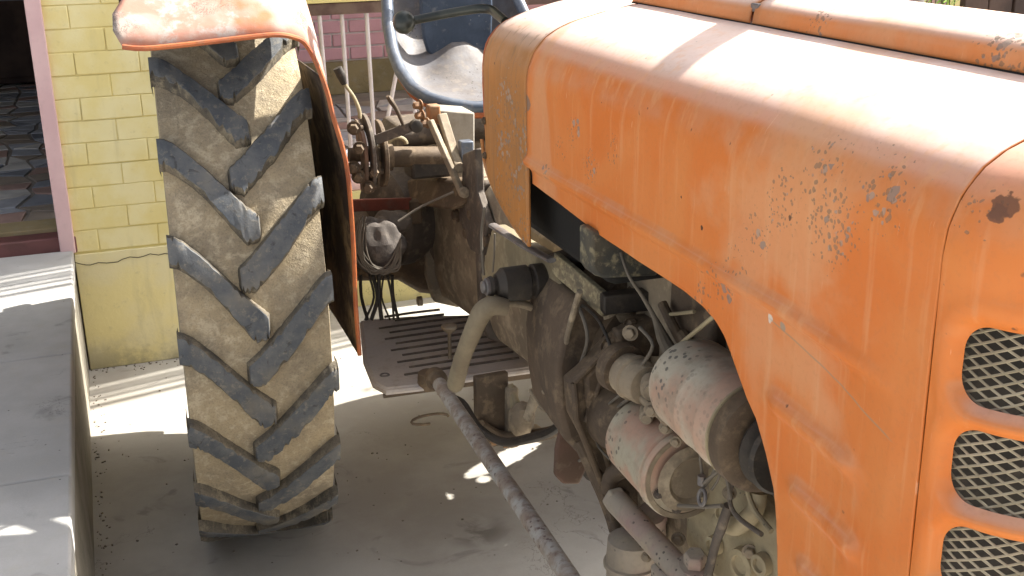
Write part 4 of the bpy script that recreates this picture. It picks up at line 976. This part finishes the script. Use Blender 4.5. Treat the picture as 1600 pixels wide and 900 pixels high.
wheel.rotation_euler = (0, .006, -.050); wheel.location.x += .036          # the wheel toes in a little
for k in range(22):
    lug(-1, 3.5+k*360/22, 100+k); lug(1, 11.4+k*360/22, 200+k)
# fender
rim = [(.050, 2.366, 1.335), (.09, 2.358, 1.3305), (.177, 2.357, 1.334), (.30, 2.357, 1.342), (.345, 2.360, 1.342)]
rim += [tuple(P(u, v, y=y)) for u, v, y in ((458, 58, 2.368), (475, 66, 2.378), (490, 90, 2.388), (503, 120, 2.392), (513, 150, 2.392))]
rimf = resample(rim, 40); lower = [tuple(P(u, v, y=y)) for u, v, y in ((520, 180, 2.39), (540, 250, 2.385), (548, 320, 2.40), (553, 400, 2.42), (556, 480, 2.44), (562, 555, 2.44))]
rows = []
for j in range(37):
    da = R(j*2.6); row = []
    for (x, y, z) in rimf:
        dy = 3.0-y; dz = z-.72; a = math.atan2(dz, dy)+da; r_ = math.hypot(dy, dz)
        if x < .13: x += ([0, -.013, -.010, .012, .026, .032][min(j, 5)])*(1-(x-.05)/.08)
        row.append((x+.001*noise.noise(Vector((x*8, j*.3, 1))), 3.0-r_*math.cos(a), .72+r_*math.sin(a)))
    rows.append(row)
rows_f = rows
fe = M(); fe.grid(rows); fe = fe.build('fender', FENDER, T, solid=.004, offset=0, mats=[FENDER, UNDER], ang=70)
fe['label'] = 'peeling pinkish orange mudguard over the right rear tyre'
# inner side sheet, leaning out a little towards the bottom
edge_f = resample(rim[8:]+lower, 30); rows = []
for (x, y, z) in edge_f:
    rows.append([(x+.0015*math.sin(k), y+(3.62-y)*k/10, z) for k in range(11)])
m = M(); m.grid(rows); m.build('fender_side', UNDER, T, solid=.003, ang=70)
side_rows = rows
M().tube([Vector(p) for p in rim]+[Vector(p) for p in lower], .0052, 8, smooth=3).build('fender_edge', OR_EDGE, fe)
fl = resample(lower, 16); m = M(); m.grid([[(p[0]+.004, p[1]-.002, p[2]), (p[0]+.005, p[1]+.03, p[2])] for p in fl]); m.build('fender_flange', OR_EDGE, fe, solid=.003)

# the far rear wheel and mudguard, mostly hidden by the hood: they throw part of the shade
FX = 2*XC-.2415
mw = M(); mw.lathe((FX-.10, 3.0, .72), (1, 0, 0), [(0, .37), (.04, .345), (.16, .345), (.20, .37), (.19, .355), (.16, .335), (.04, .335), (.01, .355)], 48, caps=False)
# disc with two openings shaped to throw sun patches on the ground
nr, na = 44, 150; base_i = len(mw.v)
for i in range(nr+1):
    for k in range(na):
        r_ = .02+(.34-.02)*i/nr; a = 2*math.pi*k/na; mw.v.append(Vector((FX+.004*math.sin(r_*20), 3.0+r_*math.cos(a), .72+r_*math.sin(a))))
def in_hole(y, z):
    for (cy, cz, sy, sz, tl) in ((3.085, .63, .040, .145, .35), (2.975, .885, .030, .062, -.5)):
        dy = y-cy; dz = z-cz; u_ = dy*math.cos(tl)+dz*math.sin(tl); w_ = -dy*math.sin(tl)+dz*math.cos(tl)
        if (u_/sy)**2+(w_/sz)**2 < 1: return True
    return False
for i in range(nr):
    for k in range(na):
        f_ = (base_i+i*na+k, base_i+i*na+(k+1) % na, base_i+(i+1)*na+(k+1) % na, base_i+(i+1)*na+k)
        c_ = sum((mw.v[q] for q in f_), Vector())/4
        if not in_hole(c_.y, c_.z): mw.face(f_)
mw = mw.build('rear_wheel', bpy.data.materials['wheel_rim_paint'], T)
m = M(); m.lathe((2*XC-.2415, 3.0, .72), (1, 0, 0), [(a, b+(.012 if abs(a) < .15 else 0)) for a, b in prof], 90, caps=False); m.build('tyre', TYRE, mw)
m = M(); m.grid([[(2*XC-p[0], p[1], p[2]) for p in row] for row in rows_f]); m.build('fender', FENDER, T, solid=.004, offset=0, mats=[FENDER, UNDER], ang=70)
m = M(); m.grid([[(2*XC-p[0], p[1], p[2]) for p in row] for row in side_rows]); m.build('fender_side', UNDER, T, solid=.003, ang=70)

# extra fittings in the engine bay
for u, v, x_, r_ in ((985, 520, .74, .009), (1040, 668, .725, .007), (1056, 690, .73, .006), (1003, 700, .715, .006), (1018, 640, .71, .008), (1140, 770, .76, .007), (1172, 862, .785, .008), (1060, 842, .77, .008), (1010, 870, .72, .006)):
    M().bolt(P(u, v, x=x_), (-.6, -.75, .1), r_, r_).build('engine_bolt', IRON_L, T)
for pts_, x_, r_, m_ in (([(1000, 512), (1020, 540), (1000, 575)], .73, .003, CABLE), ([(1150, 740), (1140, 775), (1150, 805), (1190, 835)], .745, .0035, IRON_G), ([(905, 480), (918, 530), (900, 590), (885, 650)], .71, .0035, CABLE),
    ([(1060, 640), (1080, 660), (1096, 700)], .715, .002, CABLE), ([(900, 470), (935, 500), (960, 560), (965, 600)], .73, .003, BLACKM), ([(828, 610), (850, 640), (880, 650), (893, 690)], .72, .004, IRON_L)):
    M().tube([P(u, v, x=x_) for u, v in pts_], r_, 8, smooth=5).build('wire', m_, T)
M().lathe(pU+Vector((0, .0, 0)), (0, 1, 0), [(0, .0700), (.001, .0722), (.004, .0722), (.005, .070)], 48).build('dynamo_ring', CREAM, T)
# grit and litter on the concrete
rg = random.Random(21); gm = M()
for i in range(420):
    k = rg.random()
    if k < .35: x_, y_ = -.152+abs(rg.gauss(0, .02)), rg.uniform(1.7, 4.19)
    elif k < .6: x_, y_ = rg.uniform(-.15, .5), 4.192-abs(rg.gauss(0, .03))
    else: x_, y_ = rg.uniform(-.1, 1.3), rg.uniform(1.7, 4.1)
    r_ = rg.uniform(.001, .0032); a = rg.uniform(0, 3.1)
    gm.box((x_, y_, r_*.5), (r_*2, r_*1.3, r_), Matrix.Rotation(a, 3, 'Z'))
tag(gm.build('grit', flat('grit', (.20, .17, .13), (.10, .08, .06), 30)), 'loose grit and crumbs lying on the concrete along the platform and wall', 'grit', kind='stuff')
